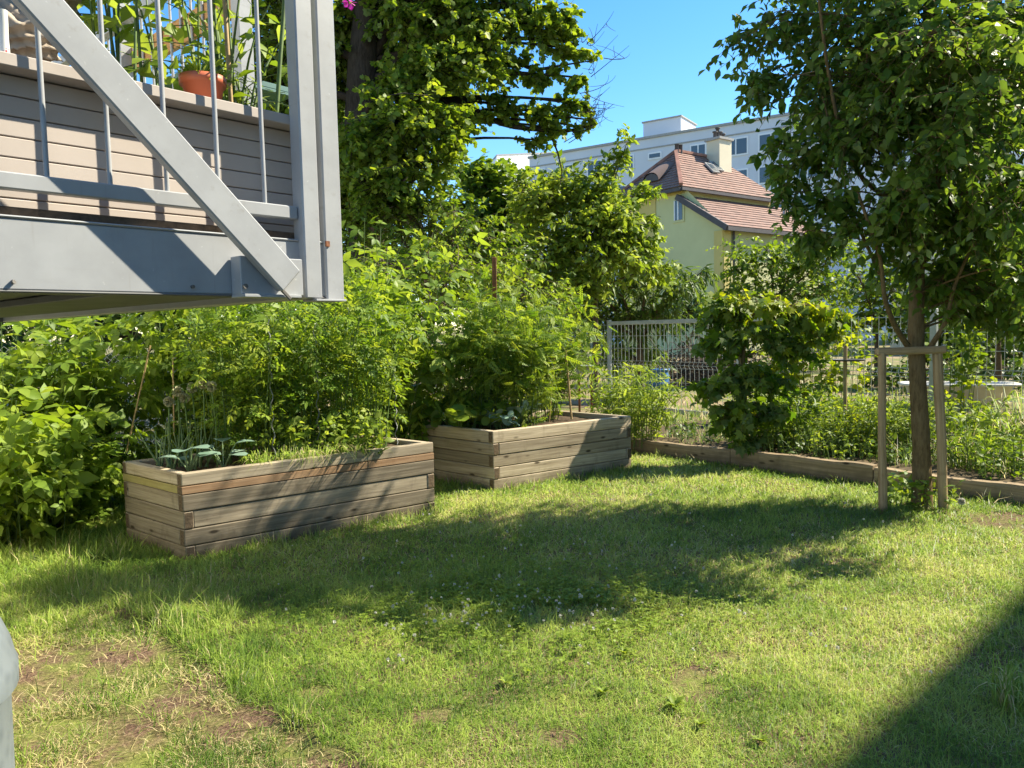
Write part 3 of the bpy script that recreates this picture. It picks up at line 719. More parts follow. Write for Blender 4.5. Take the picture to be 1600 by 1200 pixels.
# timber edging of the border
pos = [0, .27, .53, .78, 1.0]
Ln = np.linalg.norm(E1-E0)
labs = ['weathered edging timber butting against the farther raised bed', 'cracked edging timber on the lawn side of the vine post',
        'edging timber running behind the tree guard stakes', 'edging timber at the far right, past the young tree']
for i in range(4):
    a = E0+ED*(pos[i]*Ln+.004); b = E0+ED*(pos[i+1]*Ln-.004); t = .11; k = 26; s = np.linspace(0, 1, k)
    mb = MB(); L_ = np.linalg.norm(b-a)
    c0 = (a+b)/2; ang = math.atan2(ED[1], ED[0])
    prof = [(-.5, -.10), (-.5, .07), (-.42, .10), (.42, .10), (.5, .07), (.5, -.10)]
    V = []
    wob = fbm(s*L_*1.0+i*7, s*0, .5, 70+i); wob2 = fbm(s*L_+i*3, s*0, .35, 80+i)
    for m in range(k):
        for (y_, z_) in prof: V.append(((s[m]-.5)*L_, (y_+(wob[m]-.5)*.18)*t, z_+(wob2[m]-.5)*.035+(.02 if i % 2 else 0)))
    n = len(prof); fs = [(m*n+j, m*n+(j+1) % n, (m+1)*n+(j+1) % n, (m+1)*n+j) for m in range(k-1) for j in range(n)]
    fs += [tuple(range(n))[::-1], tuple(range((k-1)*n, k*n))]
    mb.faces(V, fs)
    o = mb.build('edging_timber', MT['edge_wood'], None, False, A(0, 0, 0))
    o.location = (c0[0], c0[1], .075); o.rotation_euler = (0, random.uniform(-.006, .006), ang+random.uniform(-.008, .008))
    tag(o, labs[i], 'timber edging', 'timbers edging the border')

# border soil between edging and fence
mb = MB(); k = 40; ss, ww = np.meshgrid(np.linspace(-.4, 8.5, k*2), np.linspace(.06, 2.35, k))
P = E0[None, None]+ss[..., None]*ED+ww[..., None]*EN
zz = .085+.05*fbm(P[..., 0], P[..., 1], .5, 90)+.02*vnoise(P[..., 0], P[..., 1], .08, 91)+.03
ii = (np.arange(k-1)[:, None]*2*k+np.arange(2*k-1)).ravel()
mb.add(np.concatenate([P, zz[..., None]], -1).reshape(-1, 3), np.stack([ii, ii+1, ii+2*k+1, ii+2*k], -1).ravel(), np.full(len(ii), 4))
tag(mb.build('border_soil', MT['mulch'], None, True, A(0, 0, 0)), kind='structure')

# ---------------------------------------------------------------- balcony
BC = at(530, 467, 2.3); BU = unit(A(.661, .750, 0)); BO = A(BU[1], -BU[0], 0)
def hit(x, y, o):
    d = ray(x, y); p0 = BC+BO*o; return CAM + d*(np.dot(p0-CAM, BO)/np.dot(d, BO))
def zz_(x, y, o): return hit(x, y, o)[2]
def ss_(x, y, o): return -np.dot(hit(x, y, o)-BC, BU)
def bp(s, o, z): p = BC-BU*s+BO*o; return A(p[0], p[1], z)
ZB = BC[2]; SM = 2.3                                       # beam underside; how far the balcony runs past the frame
bal = thing('balcony', tuple(bp(1.1, -.6, ZB)), 'grey painted steel balcony with a diagonal brace and thin vertical railing bars', 'balcony')
zb1 = zz_(300, 360, 0); zcl = zz_(300, 350, -.085)
ps = [ss_(x, 250, 0) for x in (468, 494, 525)]
pw = .055
# front channel beam: web, two flanges
bar('front_beam', bp(.035, -.004, (ZB+zb1)/2), bp(SM, -.004, (ZB+zb1)/2), .008, zb1-ZB-.012, MT['steel'], bal)
bar('beam_flange', bp(.035, -.03, ZB+.003), bp(SM, -.03, ZB+.003), .068, .006, MT['steel_shaded'], bal)
bar('beam_flange', bp(.035, -.03, zb1-.003), bp(SM, -.03, zb1-.003), .068, .006, MT['steel'], bal)
# side beams and underside
D_ = 3.0
bar('side_beam', bp(.03, -.08, (ZB+zb1)/2+.004), bp(.03, -D_, (ZB+zb1)/2+.004), .06, zb1-ZB, MT['steel'], bal)
bar('rear_beam', bp(.065, -D_+.03, (ZB+zb1)/2+.002), bp(SM, -D_+.03, (ZB+zb1)/2+.002), .06, zb1-ZB, MT['steel_shaded'], bal)
bar('deck_plate', bp(.07, -D_/2, ZB+.035), bp(SM, -D_/2, ZB+.035), D_-.16, .02, MT['steel_shaded'], bal)
for s in (.6, 1.2, 1.8): bar('cross_beam', bp(s, -.08, ZB+.012), bp(s, -D_+.07, ZB+.012), .05, .022, MT['steel_shaded'], bal)
bar('deck_edge', bp(.07, -.055, zb1+.012), bp(SM, -.055, zb1+.012), .05, .022, MT['deckdirt'], bal)
# corner posts: two tubes side by side, the far one slightly prouder
ztop = ZB+1.35
sA = ss_(484, 250, .03)
bar('corner_post', bp(sA, .002, ZB-.002), bp(sA, .002, ztop), .055, .052, MT['steel'], bal, up=BO, bevel=.004)
bar('corner_post', bp(.018, -.012, ZB-.008), bp(.018, -.012, ztop), .062, .045, MT['steel'], bal, up=BO, bevel=.004)
bar('base_tab', bp(sA+.0, .001, ZB-.006), bp(.0, .001, ZB-.006), .07, .006, MT['steel'], bal, bevel=.001)
# rails
zr = (zz_(250, 318, .0)+zz_(250, 300, .0))/2
bar('bottom_rail', bp(sA+.03, -.008, zr), bp(SM, -.008, zr), .03, .036, MT['steel'], bal, bevel=.003)
bar('handrail', bp(sA+.03, -.008, ztop-.05), bp(SM, -.008, ztop-.05), .045, .04, MT['steel'], bal)
xs = [410, 335, 252, 165, 70]; sb = [ss_(x, 230, -.01) for x in xs]; dlt = (sb[-1]-sb[0])/4
for k in range(14):
    s = sb[0]+dlt*k
    if s < SM: bar('railing_bar', bp(s, -.01, zr+.018), bp(s, -.01, ztop-.07), .0125, .0125, MT['steel'], bal, up=BO, rnd=8)
# brace with gusset plate
b0 = hit(440, 430, .075); b1 = hit(62, 5, .075); dirn = unit(b1-b0); b0 = hit(452, 440, .075)-dirn*.0
b1 = b1+dirn*.55
bar('diagonal_brace', b0, b1, .085*.95, .03, MT['steel'], bal, up=BO, bevel=.004)
g0 = ss_(372, 425, .04); g1 = ss_(463, 425, .04)
bar('gusset_plate', bp(g1-.012, .028, ZB+.054), bp(g0, .028, ZB+.054), .05, .10, MT['steel'], bal, bevel=.002)
bar('gusset_foot', bp(g1+.005, .034, ZB+.001), bp(g0+.0, .034, ZB+.001), .07, .008, MT['steel'], bal, bevel=.001)
bar('weld_seam', b0-dirn*.004+A(0, 0, -.045), b0+dirn*.09+A(0, 0, -.047), .012, .006, MT['steel_dark'], bal, up=BO)
for (bx_, by_, r__) in ((382, 447, .007), (455, 418, .007), (20, 440, .005), (300, 448, .005)):
    q_ = hit(bx_, by_, .056 if by_ > 0 and bx_ > 350 else .001); bar('bolt', q_, q_+BO*.008, r__*2, r__*2, MT['steel_dark'], bal, rnd=6)
q_ = hit(512, 381, .012); bar('rust_patch', q_-BO*.004, q_+BO*.0025, .012, .016, MT['rust'], bal, bevel=0)
# planter of composite boards on the deck
zc1 = zz_(300, 150, -.05); zc0 = zz_(300, 173, -.05)
pla = thing('planter_box', tuple(bp(1.1, -.25, zb1+.02)), 'beige composite planter box with horizontal boards standing behind the railing bars', 'planter')
zlo = zb1+.004; nb = 7; hb = (zc1-.03-zlo)/nb
for k in range(nb):
    bar('cladding_board', bp(.055, -.095, zlo+hb*(k+.5)), bp(SM, -.095, zlo+hb*(k+.5)), .02, hb-.0028, MT['clad'], pla, bevel=.0016)
bar('side_cladding', bp(.06, -.108, (zlo+zc1)/2), bp(.06, -.42, (zlo+zc1)/2), .02, zc1-zlo-.03, MT['clad'], pla)
bar('rim_board', bp(.045, -.082, zc1-.014), bp(SM, -.082, zc1-.014), .11, .028, MT['cap'], pla, bevel=.002)
bar('rim_board', bp(.045, -.40, zc1-.014), bp(SM, -.40, zc1-.014), .06, .028, MT['cap'], pla, bevel=.002)
bar('planter_soil', bp(.08, -.25, zc1-.05), bp(SM, -.25, zc1-.05), .22, .03, MT['soil'], pla)
# pot on the rim
pp = hit(318, 150, -.13); pz = zc1
pot = thing('flower_pot', (pp[0], pp[1], pz), 'small terracotta plastic flower pot on the balcony planter rim', 'flower pot')
mb = MB(); R_ = .058
mb.lathe([(.0, .0), (R_*.72, 0), (R_*.92, .058), (R_*1.04, .058), (R_*1.06, .08), (R_*.98, .08), (R_*.93, .065), (0, .065)], (pp[0], pp[1], pz))
mb.build('pot', MT['terra'], pot)
mb = MB(); n = 220; d = unit(rng.normal(size=(n, 3))*A(1, 1, .4)+A(0, 0, .6)); 
mb.leaves(np.tile(A(pp[0], pp[1], pz+.066), (n, 1))+d*A(.05, .05, .03)*rng.random((n, 1)), d, rng.normal(size=(n, 3)), .035*(.5+rng.random(n)), LONG, rng.random(n))
mb.build('seedling_leaves', MT['lf_light'], pot)
# tomato plants in the planter
def balcony_plant(px_, py_, o, lab, n, h, size, lm='lf_rasp', tpl=OVAL, rad=.07):
    c = hit(px_, py_, o)
    clump('balcony_plant', lab, 'potted plant', (c[0], c[1]), rad, n, h, MT[lm], tpl, size, 9, 'tomato plants in the balcony planter', .22, (0, 0), .35, .62, .005, MT['stem'], .2, .03, .9, .2, zc1-.04, .12, 3, .16)
balcony_plant(200, 120, -.25, 'bushy green plant in the balcony planter behind the diagonal brace', 8, .55, .075)
balcony_plant(352, 150, -.27, 'plant with yellow-green leaves tied to a cane behind the terracotta pot', 9, .6, .06)
balcony_plant(270, 120, -.45, 'leafy plant at the back of the balcony planter left of the pot', 4, .62, .065)
balcony_plant(372, 165, -.27, 'thin feathery plant near the balcony corner post', 6, .2, .035, 'lf_mid', FEATH, .03)
for (xa, ya, xb, yb, o, m_, lab) in ((362, 155, 347, -60, -.2, 'bamboo', 'bamboo cane standing in the balcony planter beside the pot'), (428, 172, 447, -40, -.13, 'stem', 'yellow-green plant stalk leaning beside the balcony corner post')):
    p0 = hit(xa, ya, o); p1 = hit(xb, yb, o); p0[2] = zc1-.04
    tag(bar('plant_cane', p0, p1, .013, .013, MT[m_], None, up=BO, rnd=7), lab, 'cane')
# rain gauge and bundled cloth at the left
p0 = hit(8, 85, -.1); p1 = hit(11, 18, -.1); rg = thing('rain_gauge', tuple(p0), 'clear rain gauge tube on the planter rim at the left edge', 'rain gauge')
bar('tube', A(p0[0], p0[1], zc1), A(p0[0], p0[1], p1[2]), .02, .02, MT['acrylic'], rg, up=BO, rnd=10)
bar('marker', A(p0[0], p0[1], zc1+.012)+BO*.004, A(p0[0], p0[1], zc1+.03)+BO*.004, .014, .014, MT['red'], rg, up=BO, rnd=8)
def bundle(c, rx, ry, rz, m_, name, parent):
    k1, k2 = 90, 60; th = np.linspace(0, 2*math.pi, k1, endpoint=False); ph = np.linspace(.05, math.pi-.05, k2)
    T2, P2 = np.meshgrid(th, ph); r = 1+.5*(fbm(np.abs(T2-math.pi)*.8, P2*.9, .6, 77)-.5)-.22*np.abs(np.sin(T2*3.0+5*P2+2.5*np.sin(P2*3)))**.6+.10*np.abs(np.sin(T2*7-6*P2))
    V = np.stack([c[0]+rx*r*np.sin(P2)*np.cos(T2), c[1]+ry*r*np.sin(P2)*np.sin(T2), c[2]+rz*r*np.cos(P2)], -1).reshape(-1, 3)
    i = np.arange(k1); j = (i+1) % k1; kk = np.arange(k2-1)[:, None]*k1
    b = MB(); b.add(V, np.stack([kk+i, kk+k1+i, kk+k1+j, kk+j], -1).ravel(), np.full((k2-1)*k1, 4)); return b.build(name, m_, parent)
cc = hit(18, 45, -.28); ct = thing('laundry_bundle', (cc[0], cc[1], zc1), 'crumpled beige cloth with a teal piece beneath on the balcony', 'cloth')
bundle(A(cc[0], cc[1], zc1+.13), .13, .10, .10, MT['cloth'], 'beige_cloth', ct)
c2 = hit(28, 85, -.3); bundle(A(c2[0], c2[1], zc1+.03), .08, .06, .045, MT['cloth_teal'], 'teal_cloth', ct)
c3 = hit(30, -55, -.4); bundle(A(c3[0], c3[1], zc1+.33), .17, .14, .17, MT['cloth'], 'beige_cloth', ct)

# neighbouring balcony, one storey up, seen through the railing
VD = unit(A(-.75, .66, 0))
nbp = at(378, -4, 6.6); z0 = nbp[2]
NS = -.1
def np_(s, o, dz): return A(nbp[0], nbp[1], z0+dz)+VD*s+A(BU[0], BU[1], 0)*o
nb_ = thing('neighbour_balcony', tuple(np_(1.5, -.5, -.1)), 'upper neighbouring balcony with an orange timber board and teal underside behind the railing', 'balcony')
bar('timber_board', np_(NS, 0, 0), np_(4.2, 0, 0), .05, .24, MT['timber'], nb_)

bar('floor_panel', np_(.9, .57, -.34), np_(4.2, .57, -.34), 1.1, .05, MT['teal'], nb_)
for k in range(10): bar('panel_rib', np_(.92+.36*k, .05, -.385), np_(.92+.36*k, 1.1, -.385), .05, .03, MT['teal'], nb_)
bar('handrail', np_(NS, -.06, .38), np_(4.2, -.06, .38), .09, .09, MT['steel'], nb_)
for k in range(22): bar('railing_bar', np_(NS+.1+.2*k, -.04, -.5), np_(NS+.1+.2*k, -.04, .34), .025, .025, MT['steel'], nb_, up=BU, rnd=6)
for s in (NS, 2.15, 4.15): bar('support_post', np_(s, -.07, -1.0), np_(s, -.07, .9), .12, .12, MT['steel'], nb_, up=BU)

# ---------------------------------------------------------------- garden fence of wire mesh
FD = unit(K1-K0); FN = A(-FD[1], FD[0]); FN = FN if FN[1] < 0 else -FN
def fline(px_):
    d = ray(px_, 600)[:2]; n = A(-FD[1], FD[0]); return np.dot((d*(np.dot(K0, n)/np.dot(d, n))-K0), FD)
sL, sR = fline(953), fline(1458)
FH = 1.74
fen = thing('mesh_fence', (K0[0], K0[1], 0), 'galvanised wire mesh fence with bent wires, standing across the back of the garden', 'fence')
def fpt(s, z, o=0): p = K0+FD*s+FN*o; return A(p[0], p[1], z)
step = (sL-sR)/2; posts = [sR-2*step, sR-step, sR, sR+step, sL, sL+step]
for k, s in enumerate(posts):
    bar('post', fpt(s, -.1), fpt(s, FH+.02), .075 if k != 2 else .085, .06, MT['fence'], fen, up=tuple(A(FN[0], FN[1], 0)))
for k in range(len(posts)-1):
    a, b_ = posts[k]+.04, posts[k+1]-.04; mb = MB(); n = int((b_-a)/.1)
    zs = [.06, .84, .90, .96, 1.69]; os_ = [0, 0, .05, 0, 0]
    P = np.array([[fpt(a+(b_-a)*i/n, z, o) for z, o in zip(zs, os_)] for i in range(n+1)])
    mb.tubes(P, .0036, 4)
    for z, o in ((.10, 0), (.34, 0), (.58, 0), (.84, 0), (.90, .052), (.96, 0), (1.20, 0), (1.44, 0), (1.66, 0)):
        mb.tubes(np.array([[fpt(a, z, o), fpt((a+b_)/2, z, o), fpt(b_, z, o)]]), .0042, 4)
    mb.build('mesh_panel', MT['fence'], fen, False)
    bar('kerb', fpt(a-.03, .02), fpt(b_+.03, .02), .06, .16, MT['concrete'], fen)
bar('top_rail', fpt(sR+step*.55, FH-.045, .05), fpt(sL-.05, FH-.045, .05), .05, .07, MT['fence'], fen)

# ---------------------------------------------------------------- young tree guard
gd = thing('tree_guard', (3.3, 6.4, 0), 'wooden tree guard of two round stakes and a half-log crossbar around the young tree', 'tree guard')
sl0, sl1 = at(1380, 800, 6.38), at(1378, 552, 6.40); sr0, sr1 = at(1476, 798, 6.38), at(1466, 552, 6.42)
sl0[2] = -.1; sr0[2] = -.1
bar('stake', sl0, sl1, .068, .068, MT['stake_wood'], gd, up=(0, 1, 0), rnd=12)
bar('stake', sr0, sr1, .078, .078, MT['stake_wood'], gd, up=(0, 1, 0), rnd=12)
c0 = at(1368, 550, 6.40); c1 = at(1478, 546, 6.40)
bar('crossbar', c0, c1, .055, .062, MT['stake_wood'], gd, bevel=.014)

# ---------------------------------------------------------------- odds and ends behind the fence and at the edges
bz = gp(1028, 611); brl = thing('water_barrel', (bz[0], bz[1], 0), 'blue plastic water barrel behind the mesh fence', 'barrel')
r = 18/1200*bz[1]; hb_ = r*1.9; mb = MB()
mb.lathe([(0, 0), (r*.88, 0), (r*.95, hb_*.1), (r*.97, hb_*.33), (r*1.03, hb_*.36), (r*.97, hb_*.39), (r*.97, hb_*.66), (r*1.03, hb_*.69), (r*.97, hb_*.72), (r*.94, hb_*.98), (r, hb_), (r*.93, hb_*1.01), (r*.9, hb_*.9), (0, hb_*.9)], (bz[0], bz[1], 0), 28)
mb.build('body', MT['blue'], brl)
mb = MB(); mb.lathe([(r*.955, hb_*.93), (r*1.05, hb_*.95), (r*1.05, hb_*1.015), (r*.97, hb_*1.03)], (bz[0], bz[1], 0), 28); mb.build('rim', MT['blue'], brl)
# brush pile
bpz = gp(1100, 600); n = 520; pp_ = np.c_[bpz[0]+rng.normal(0, .9, n), bpz[1]+rng.normal(.3, .6, n), np.abs(rng.normal(.35, .32, n))]
d = unit(rng.normal(size=(n, 3))*A(1, .7, .5))*rng.uniform(.3, .9, (n, 1)); mb = MB()
twig_tubes(mb, pp_-d, pp_+A(0, 0, .1), pp_+d, .014, .006, 4, 4)
tag(mb.build('brush_pile', MT['twig'], None, True, A(bpz[0], bpz[1], 0)), 'heap of dry brown cut branches behind the fence, right of the blue barrel', 'brush pile')
# bathtub
tD = 13.0; tL, tR = at(1404, 598, tD), at(1592, 598, tD-.6); tz = (tL[2]+tR[2])/2; c = (tL+tR)/2; ax = unit((tR-tL)*A(1, 1, 0)); ay = A(-ax[1], ax[0], 0); hl = np.linalg.norm((tR-tL)[:2])/2
tub = thing('bathtub', (c[0], c[1], 0), 'old pale bathtub used as a water trough behind the fence at the right', 'bathtub')
def ring(l, w_, z, n=40):
    a = np.arange(n)*2*math.pi/n; e = 2/4.5
    x = np.sign(np.cos(a))*np.abs(np.cos(a))**e*l; y = np.sign(np.sin(a))*np.abs(np.sin(a))**e*w_
    return A(c[0], c[1], 0)+x[:, None]*ax+y[:, None]*ay+A(0, 0, z)
rings = [ring(hl*.62, .2, tz-.36), ring(hl*.72, .26, tz-.33), ring(hl*.86, .33, tz-.05), ring(hl, .40, tz-.035), ring(hl, .40, tz), ring(hl*.9, .34, tz+.005), ring(hl*.82, .29, tz-.2), ring(hl*.6, .2, tz-.3)]
mb = MB(); V = np.concatenate(rings); n = 40; i = np.arange(n); j = (i+1) % n; kk = np.arange(len(rings)-1)[:, None]*n
mb.add(V, np.stack([kk+i, kk+j, kk+n+j, kk+n+i], -1).ravel(), np.full((len(rings)-1)*n, 4)); mb.faces(rings[0], [tuple(range(n))[::-1]]); mb.faces(rings[-1], [tuple(range(n))])
mb.build('tub', MT['enamel'], tub)
for sx in (-.5, .5):
    for sy in (-.15, .15):
        p = c+ax*sx*hl+ay*sy; bar('leg', (p[0], p[1], 0), (p[0], p[1], tz-.34), .06, .06, MT['dark'], tub, up=(1, 0, 0))
# bird table post in the border
f0 = gp(1320, 708); fD = f0[1]; ft = at(1321, 532, fD); fp_ = at(1326, 564, fD); fd = thing('bird_table', (f0[0], f0[1], .1), 'weathered post with a thin dark tray, standing in the border near the young tree', 'bird table')
bar('post', (f0[0], f0[1], 0), tuple(ft), .045, .045, MT['stake_wood'], fd, up=(0, 1, 0), rnd=10)
w_ = 25/1200*fD; mb = MB(); mb.lathe([(0, 0), (w_*.9, 0), (w_, .02), (w_*.94, .022), (w_*.88, .008), (0, .008)], (fp_[0], f0[1], fp_[2]), 24); mb.build('tray', MT['dark'], fd)
# box on two legs at the left of the fence
l0 = at(914, 578, 12.6); bx = thing('box_on_legs', (l0[0], l0[1], 0), 'small grey box with a sloping lid on two thin legs, left of the fence post', 'garden box')
bar('box', l0+A(-.13, 0, 0), l0+A(.13, .03, 0), .18, .12, MT['concrete'], bx); bar('lid', l0+A(-.15, -.01, .075), l0+A(.16, .03, .06), .24, .02, MT['steel'], bx)
for s in (-.1, .1): bar('leg', (l0[0]+s, l0[1], 0), (l0[0]+s, l0[1], l0[2]-.06), .035, .035, MT['rust'], bx, up=(1, 0, 0))
# clay-coloured crate
l1 = at(858, 578, 13.5); cr_ = thing('wooden_crate', (l1[0], l1[1], 0), 'orange-brown wooden crate half hidden behind the bean canes', 'crate')
for k in range(3): bar('slat', l1+A(-.2, -.12, -.06+.06*k), l1+A(.2, -.12, -.06+.06*k), .02, .048, MT['timber'], cr_)
for s in (-.18, .18): bar('corner_post', l1+A(s, -.10, -.45), l1+A(s, -.10, .09), .04, .04, MT['timber'], cr_, up=(1, 0, 0))
bar('base_board', l1+A(-.2, 0, -.1), l1+A(.2, 0, -.1), .2, .02, MT['timber'], cr_)
# rusty post in the shrubs
p0 = at(772, 520, 8.9); p1 = at(772, 402, 8.9); p0[2] = 0
tag(bar('iron_post', p0, p1, .05, .05, MT['rust'], None, up=(0, 1, 0), bevel=.004), 'rusty brown iron post rising out of the shrubs above the farther bed', 'post')
# chain-link fence behind the raspberry hedge, left
cl = thing('chain_link_fence', tuple(at(60, 545, 7.9)*A(1, 1, 0)), 'chain-link fence glimpsed behind the raspberry hedge at the left edge', 'fence')
cA, cB = A(-7.2, 7.4), A(-3.0, 9.6); cd = unit(cB-cA); cL = np.linalg.norm(cB-cA); mb = MB()
for sgn in (1, -1):
    for k in range(int(cL/.075)+20):
        s0 = k*.075; s1 = s0+sgn*1.5; P = [A(*(cA+cd*s0), .05), A(*(cA+cd*(s0+s1)/2), .8), A(*(cA+cd*s1), 1.55)]
        if 0 <= s0 <= cL and 0 <= s1 <= cL: mb.tubes(np.array(P), .003, 3)
mb.build('wire_mesh', MT['fence'], cl, False)
for s in (0, cL/2, cL): bar('post', A(*(cA+cd*s), 0), A(*(cA+cd*s), 1.65), .05, .05, MT['fence'], cl, up=(1, 0, 0), rnd=10)
# galvanised bin in the lower left corner
bn = A(-1.455, 1.62); br_ = .30
bin_ = thing('metal_bin', (bn[0], bn[1], 0), 'galvanised metal bin with a domed lid, cut off by the lower left corner', 'bin')
mb = MB(); mb.lathe([(0, .0), (br_*.86, .0), (br_*.9, .03), (br_*.97, .45), (br_*.955, .46), (br_*.975, .80), (br_, .82), (br_*.98, .84), (0, .84)], (bn[0], bn[1], 0), 48); mb.build('body', MT['galv'], bin_)
mb = MB(); mb.lathe([(br_*1.03, .80), (br_*1.035, .845), (br_*1.02, .855), (br_*.99, .90), (br_*.93, .95), (br_*.78, 1.01), (br_*.5, 1.06), (0, 1.08)], (bn[0], bn[1], 0), 48); mb.build('lid', MT['galv'], bin_)
mb = MB(); a = np.linspace(0, math.pi, 9); mb.tubes(np.stack([bn[0]+.08*np.cos(a), bn[1]+0*a, 1.075+.05*np.sin(a)], -1), .008, 8); mb.build('handle', MT['galv'], bin_)
# ---------------------------------------------------------------- plants in the beds
def on1(a, b): return q1(a*lu1, b*lv1)
def on2(a, b): return q2(a*lu2, b*lv2)
def spiral_stake(p, h, lab, z=.58):
    k = 40; t = np.linspace(0, 1, k); w_ = .012; mb = MB()
    P = np.stack([p[0]+w_*np.cos(t*50), p[1]+w_*np.sin(t*50), z-.1+t*(h+.1)], -1)
    mb.tubes(P, .0045, 5); tag(mb.build('spiral_stake', MT['stake_metal'], None, True, A(p[0], p[1], z)), lab, 'plant stake', 'spiral stakes in the beds')
TL = ['tomato plant at the left end of the row in the striped bed, nearest the onions', 'second tomato plant from the onions in the striped bed', 'tomato plant in the middle of the striped bed', 'tomato plant right of the middle of the striped bed',
      'tomato plant near the front right end of the striped bed', 'tomato plant at the back right corner of the striped bed', 'tomato plant at the back left of the striped bed']
for k, (a, b, h) in enumerate(((.30, .62, 1.15), (.44, .52, 1.2), (.58, .6, 1.25), (.72, .5, 1.2), (.87, .42, 1.15), (.88, .8, 1.3), (.42, .85, 1.2))):
    p = on1(a, b)
    clump('tomato_plant', TL[k], 'tomato plant', p, .12, 11, h, MT['lf_tomato'], TOMA, .17, 11, 'tomato plants in the striped bed', .22, (0, 0), .35, .55, .006, MT['stem'], .2, .05, .9, .25, .57, .1, 5, .2)
for k, (a, b, h, l) in enumerate(((.40, .3, 1.15, 'spiral metal stake left of the middle of the striped bed'), (.60, .36, 1.1, 'spiral metal stake in the middle of the striped bed'), (.93, .3, 1.0, 'spiral metal stake near the right end of the striped bed'))):
    spiral_stake(on1(a, b), h, l)
# bright leafy filler in front, low
clump('chard_plant', 'low bright green leafy plants at the front of the striped bed', 'vegetable plant', on1(.62, .32), .5, 90, .28, MT['lf_light'], OVAL, .075, 8, None, .3, (0, 0), .3, .5, .003, MT['stem'], .3, .1, .9, .2, .58, ry=.22)
def tuft(name, lab, c, rx, ry, n, h, wd, z, mat_, over=None, cat='grass tuft', group=None, straw=.1, lean_=.5):
    root = thing(name, (c[0], c[1], z), lab, cat, group); mb = MB()
    a = rng.random(n)*2*math.pi; r = np.sqrt(rng.random(n)); P0 = np.stack([c[0]+np.cos(a)*r*rx, c[1]+np.sin(a)*r*ry, np.full(n, z)], -1)
    b = rng.random(n)*2*math.pi; L = np.abs(rng.normal(lean_, .3, n))*h; hh = h*(.5+.6*rng.random(n))
    d = np.stack([np.cos(b), np.sin(b), 0*b], -1)
    if over is not None: d = unit(d+np.array([*over, 0])*1.6)
    P2 = P0+d*L[:, None]+A(0, 0, 1)*(hh*np.clip(1.2-np.abs(L/h), -.25, 1))[:, None]; P1 = P0+d*.2*L[:, None]+A(0, 0, 1)*(hh*.95)[:, None]
    t = np.linspace(0, 1, 6)[None, :, None]; P = bez(P0[:, None], P1[:, None], P2[:, None], t)
    sd = unit(np.cross(d, A(0, 0, 1)))[:, None]*(wd*np.array([.8, 1, .95, .75, .45, .05])[None, :, None])
    V = np.stack([P-sd, P+sd], 2).reshape(n, 12, 3)
    L_ = np.concatenate([[2*i, 2*i+1, 2*i+3, 2*i+2] for i in range(5)])
    ti = np.where(rng.random(n) < straw, .8+.2*rng.random(n), np.clip(rng.normal(.42, .15, n), 0, .68)) if mat_ is MT['grass'] else np.clip(rng.normal(.5, .2, n), 0, 1)
    mb.add(V.reshape(-1, 3), (np.arange(n)[:, None]*12+L_).ravel(), np.full(n*5, 4), np.repeat(ti, 12))
    mb.build('blades', mat_, root, True); return root
# grasses growing over the front rim of bed one
for k, (a, w_) in enumerate(((.30, .10), (.42, .12), (.52, .12), (.62, .14))):
    p = on1(a, .13)
    tuft('grass_tuft', ('grass tuft beside the kohlrabi at the front rim of the striped bed', 'grass tuft spilling over the striped bed rim, second from the left', 'grass tuft with long blades hanging over the rim in the middle of the striped bed', 'rightmost grass tuft along the striped bed rim')[k],
         p, w_, .05, 150, .16, .0028, .585, MT['grass'], over=(.55, -.7) if k in (1, 2) else None, group='grass tufts on the striped bed', lean_=.6)
for k in range(3):
    p = on1(.46+.11*k, .03)
    tuft('hanging_grass', ('leftmost dry grass wisp hanging down the front of the striped bed', 'middle dry grass wisp hanging down the front of the striped bed', 'rightmost dry grass wisp hanging down the front of the striped bed')[k],
         p, .05, .01, 16, .20, .0022, .62, MT['grass'], over=(.62, -.78), group='dry grass hanging over the striped bed', straw=.5, lean_=1.35)
# onions
oc = on1(.14, .66); on_ = thing('onion_plants', (oc[0], oc[1], .57), 'clump of seeding onions with upright blue-green leaves and round seed heads in the striped bed', 'onions')
mb = MB(); n = 34; a = rng.random(n)*2*math.pi; r = np.sqrt(rng.random(n))
P0 = np.stack([oc[0]+np.cos(a)*r*.2, oc[1]+np.sin(a)*r*.14, np.full(n, .56)], -1); P2 = P0+np.c_[rng.normal(0, .07, (n, 2)), rng.uniform(.22, .42, n)]
P1 = (P0+P2)/2+rng.normal(0, .02, (n, 3)); twig_tubes(mb, P0, P1, P2, .011, .002, 7, 6); mb.build('leaves', MT['lf_onion'], on_)
heads_px = ((278, 612), (300, 606), (318, 600), (264, 628), (330, 604), (288, 622))
for (hx, hy) in heads_px:
    hp = at(hx, hy, oc[1]+rng.uniform(-.1, .1)); mb = MB()
    b0 = A(hp[0]+rng.normal(0, .02), hp[1], .57); mb.tubes(np.array([b0, (b0+hp)/2+rng.normal(0, .01, 3), hp]), .006, 6); s_ = mb.build('flower_stalk', MT['stem'], on_)
    mb = MB(); d = unit(rng.normal(size=(150, 3))); mb.leaves(hp+d*.012, d, rng.normal(size=(150, 3)), .032*(.8+.4*rng.random(150)), DIAMW, rng.random(150)); 
    o = mb.build('seed_head', MT['seedhead'], s_, True, A(*on_.location)); 
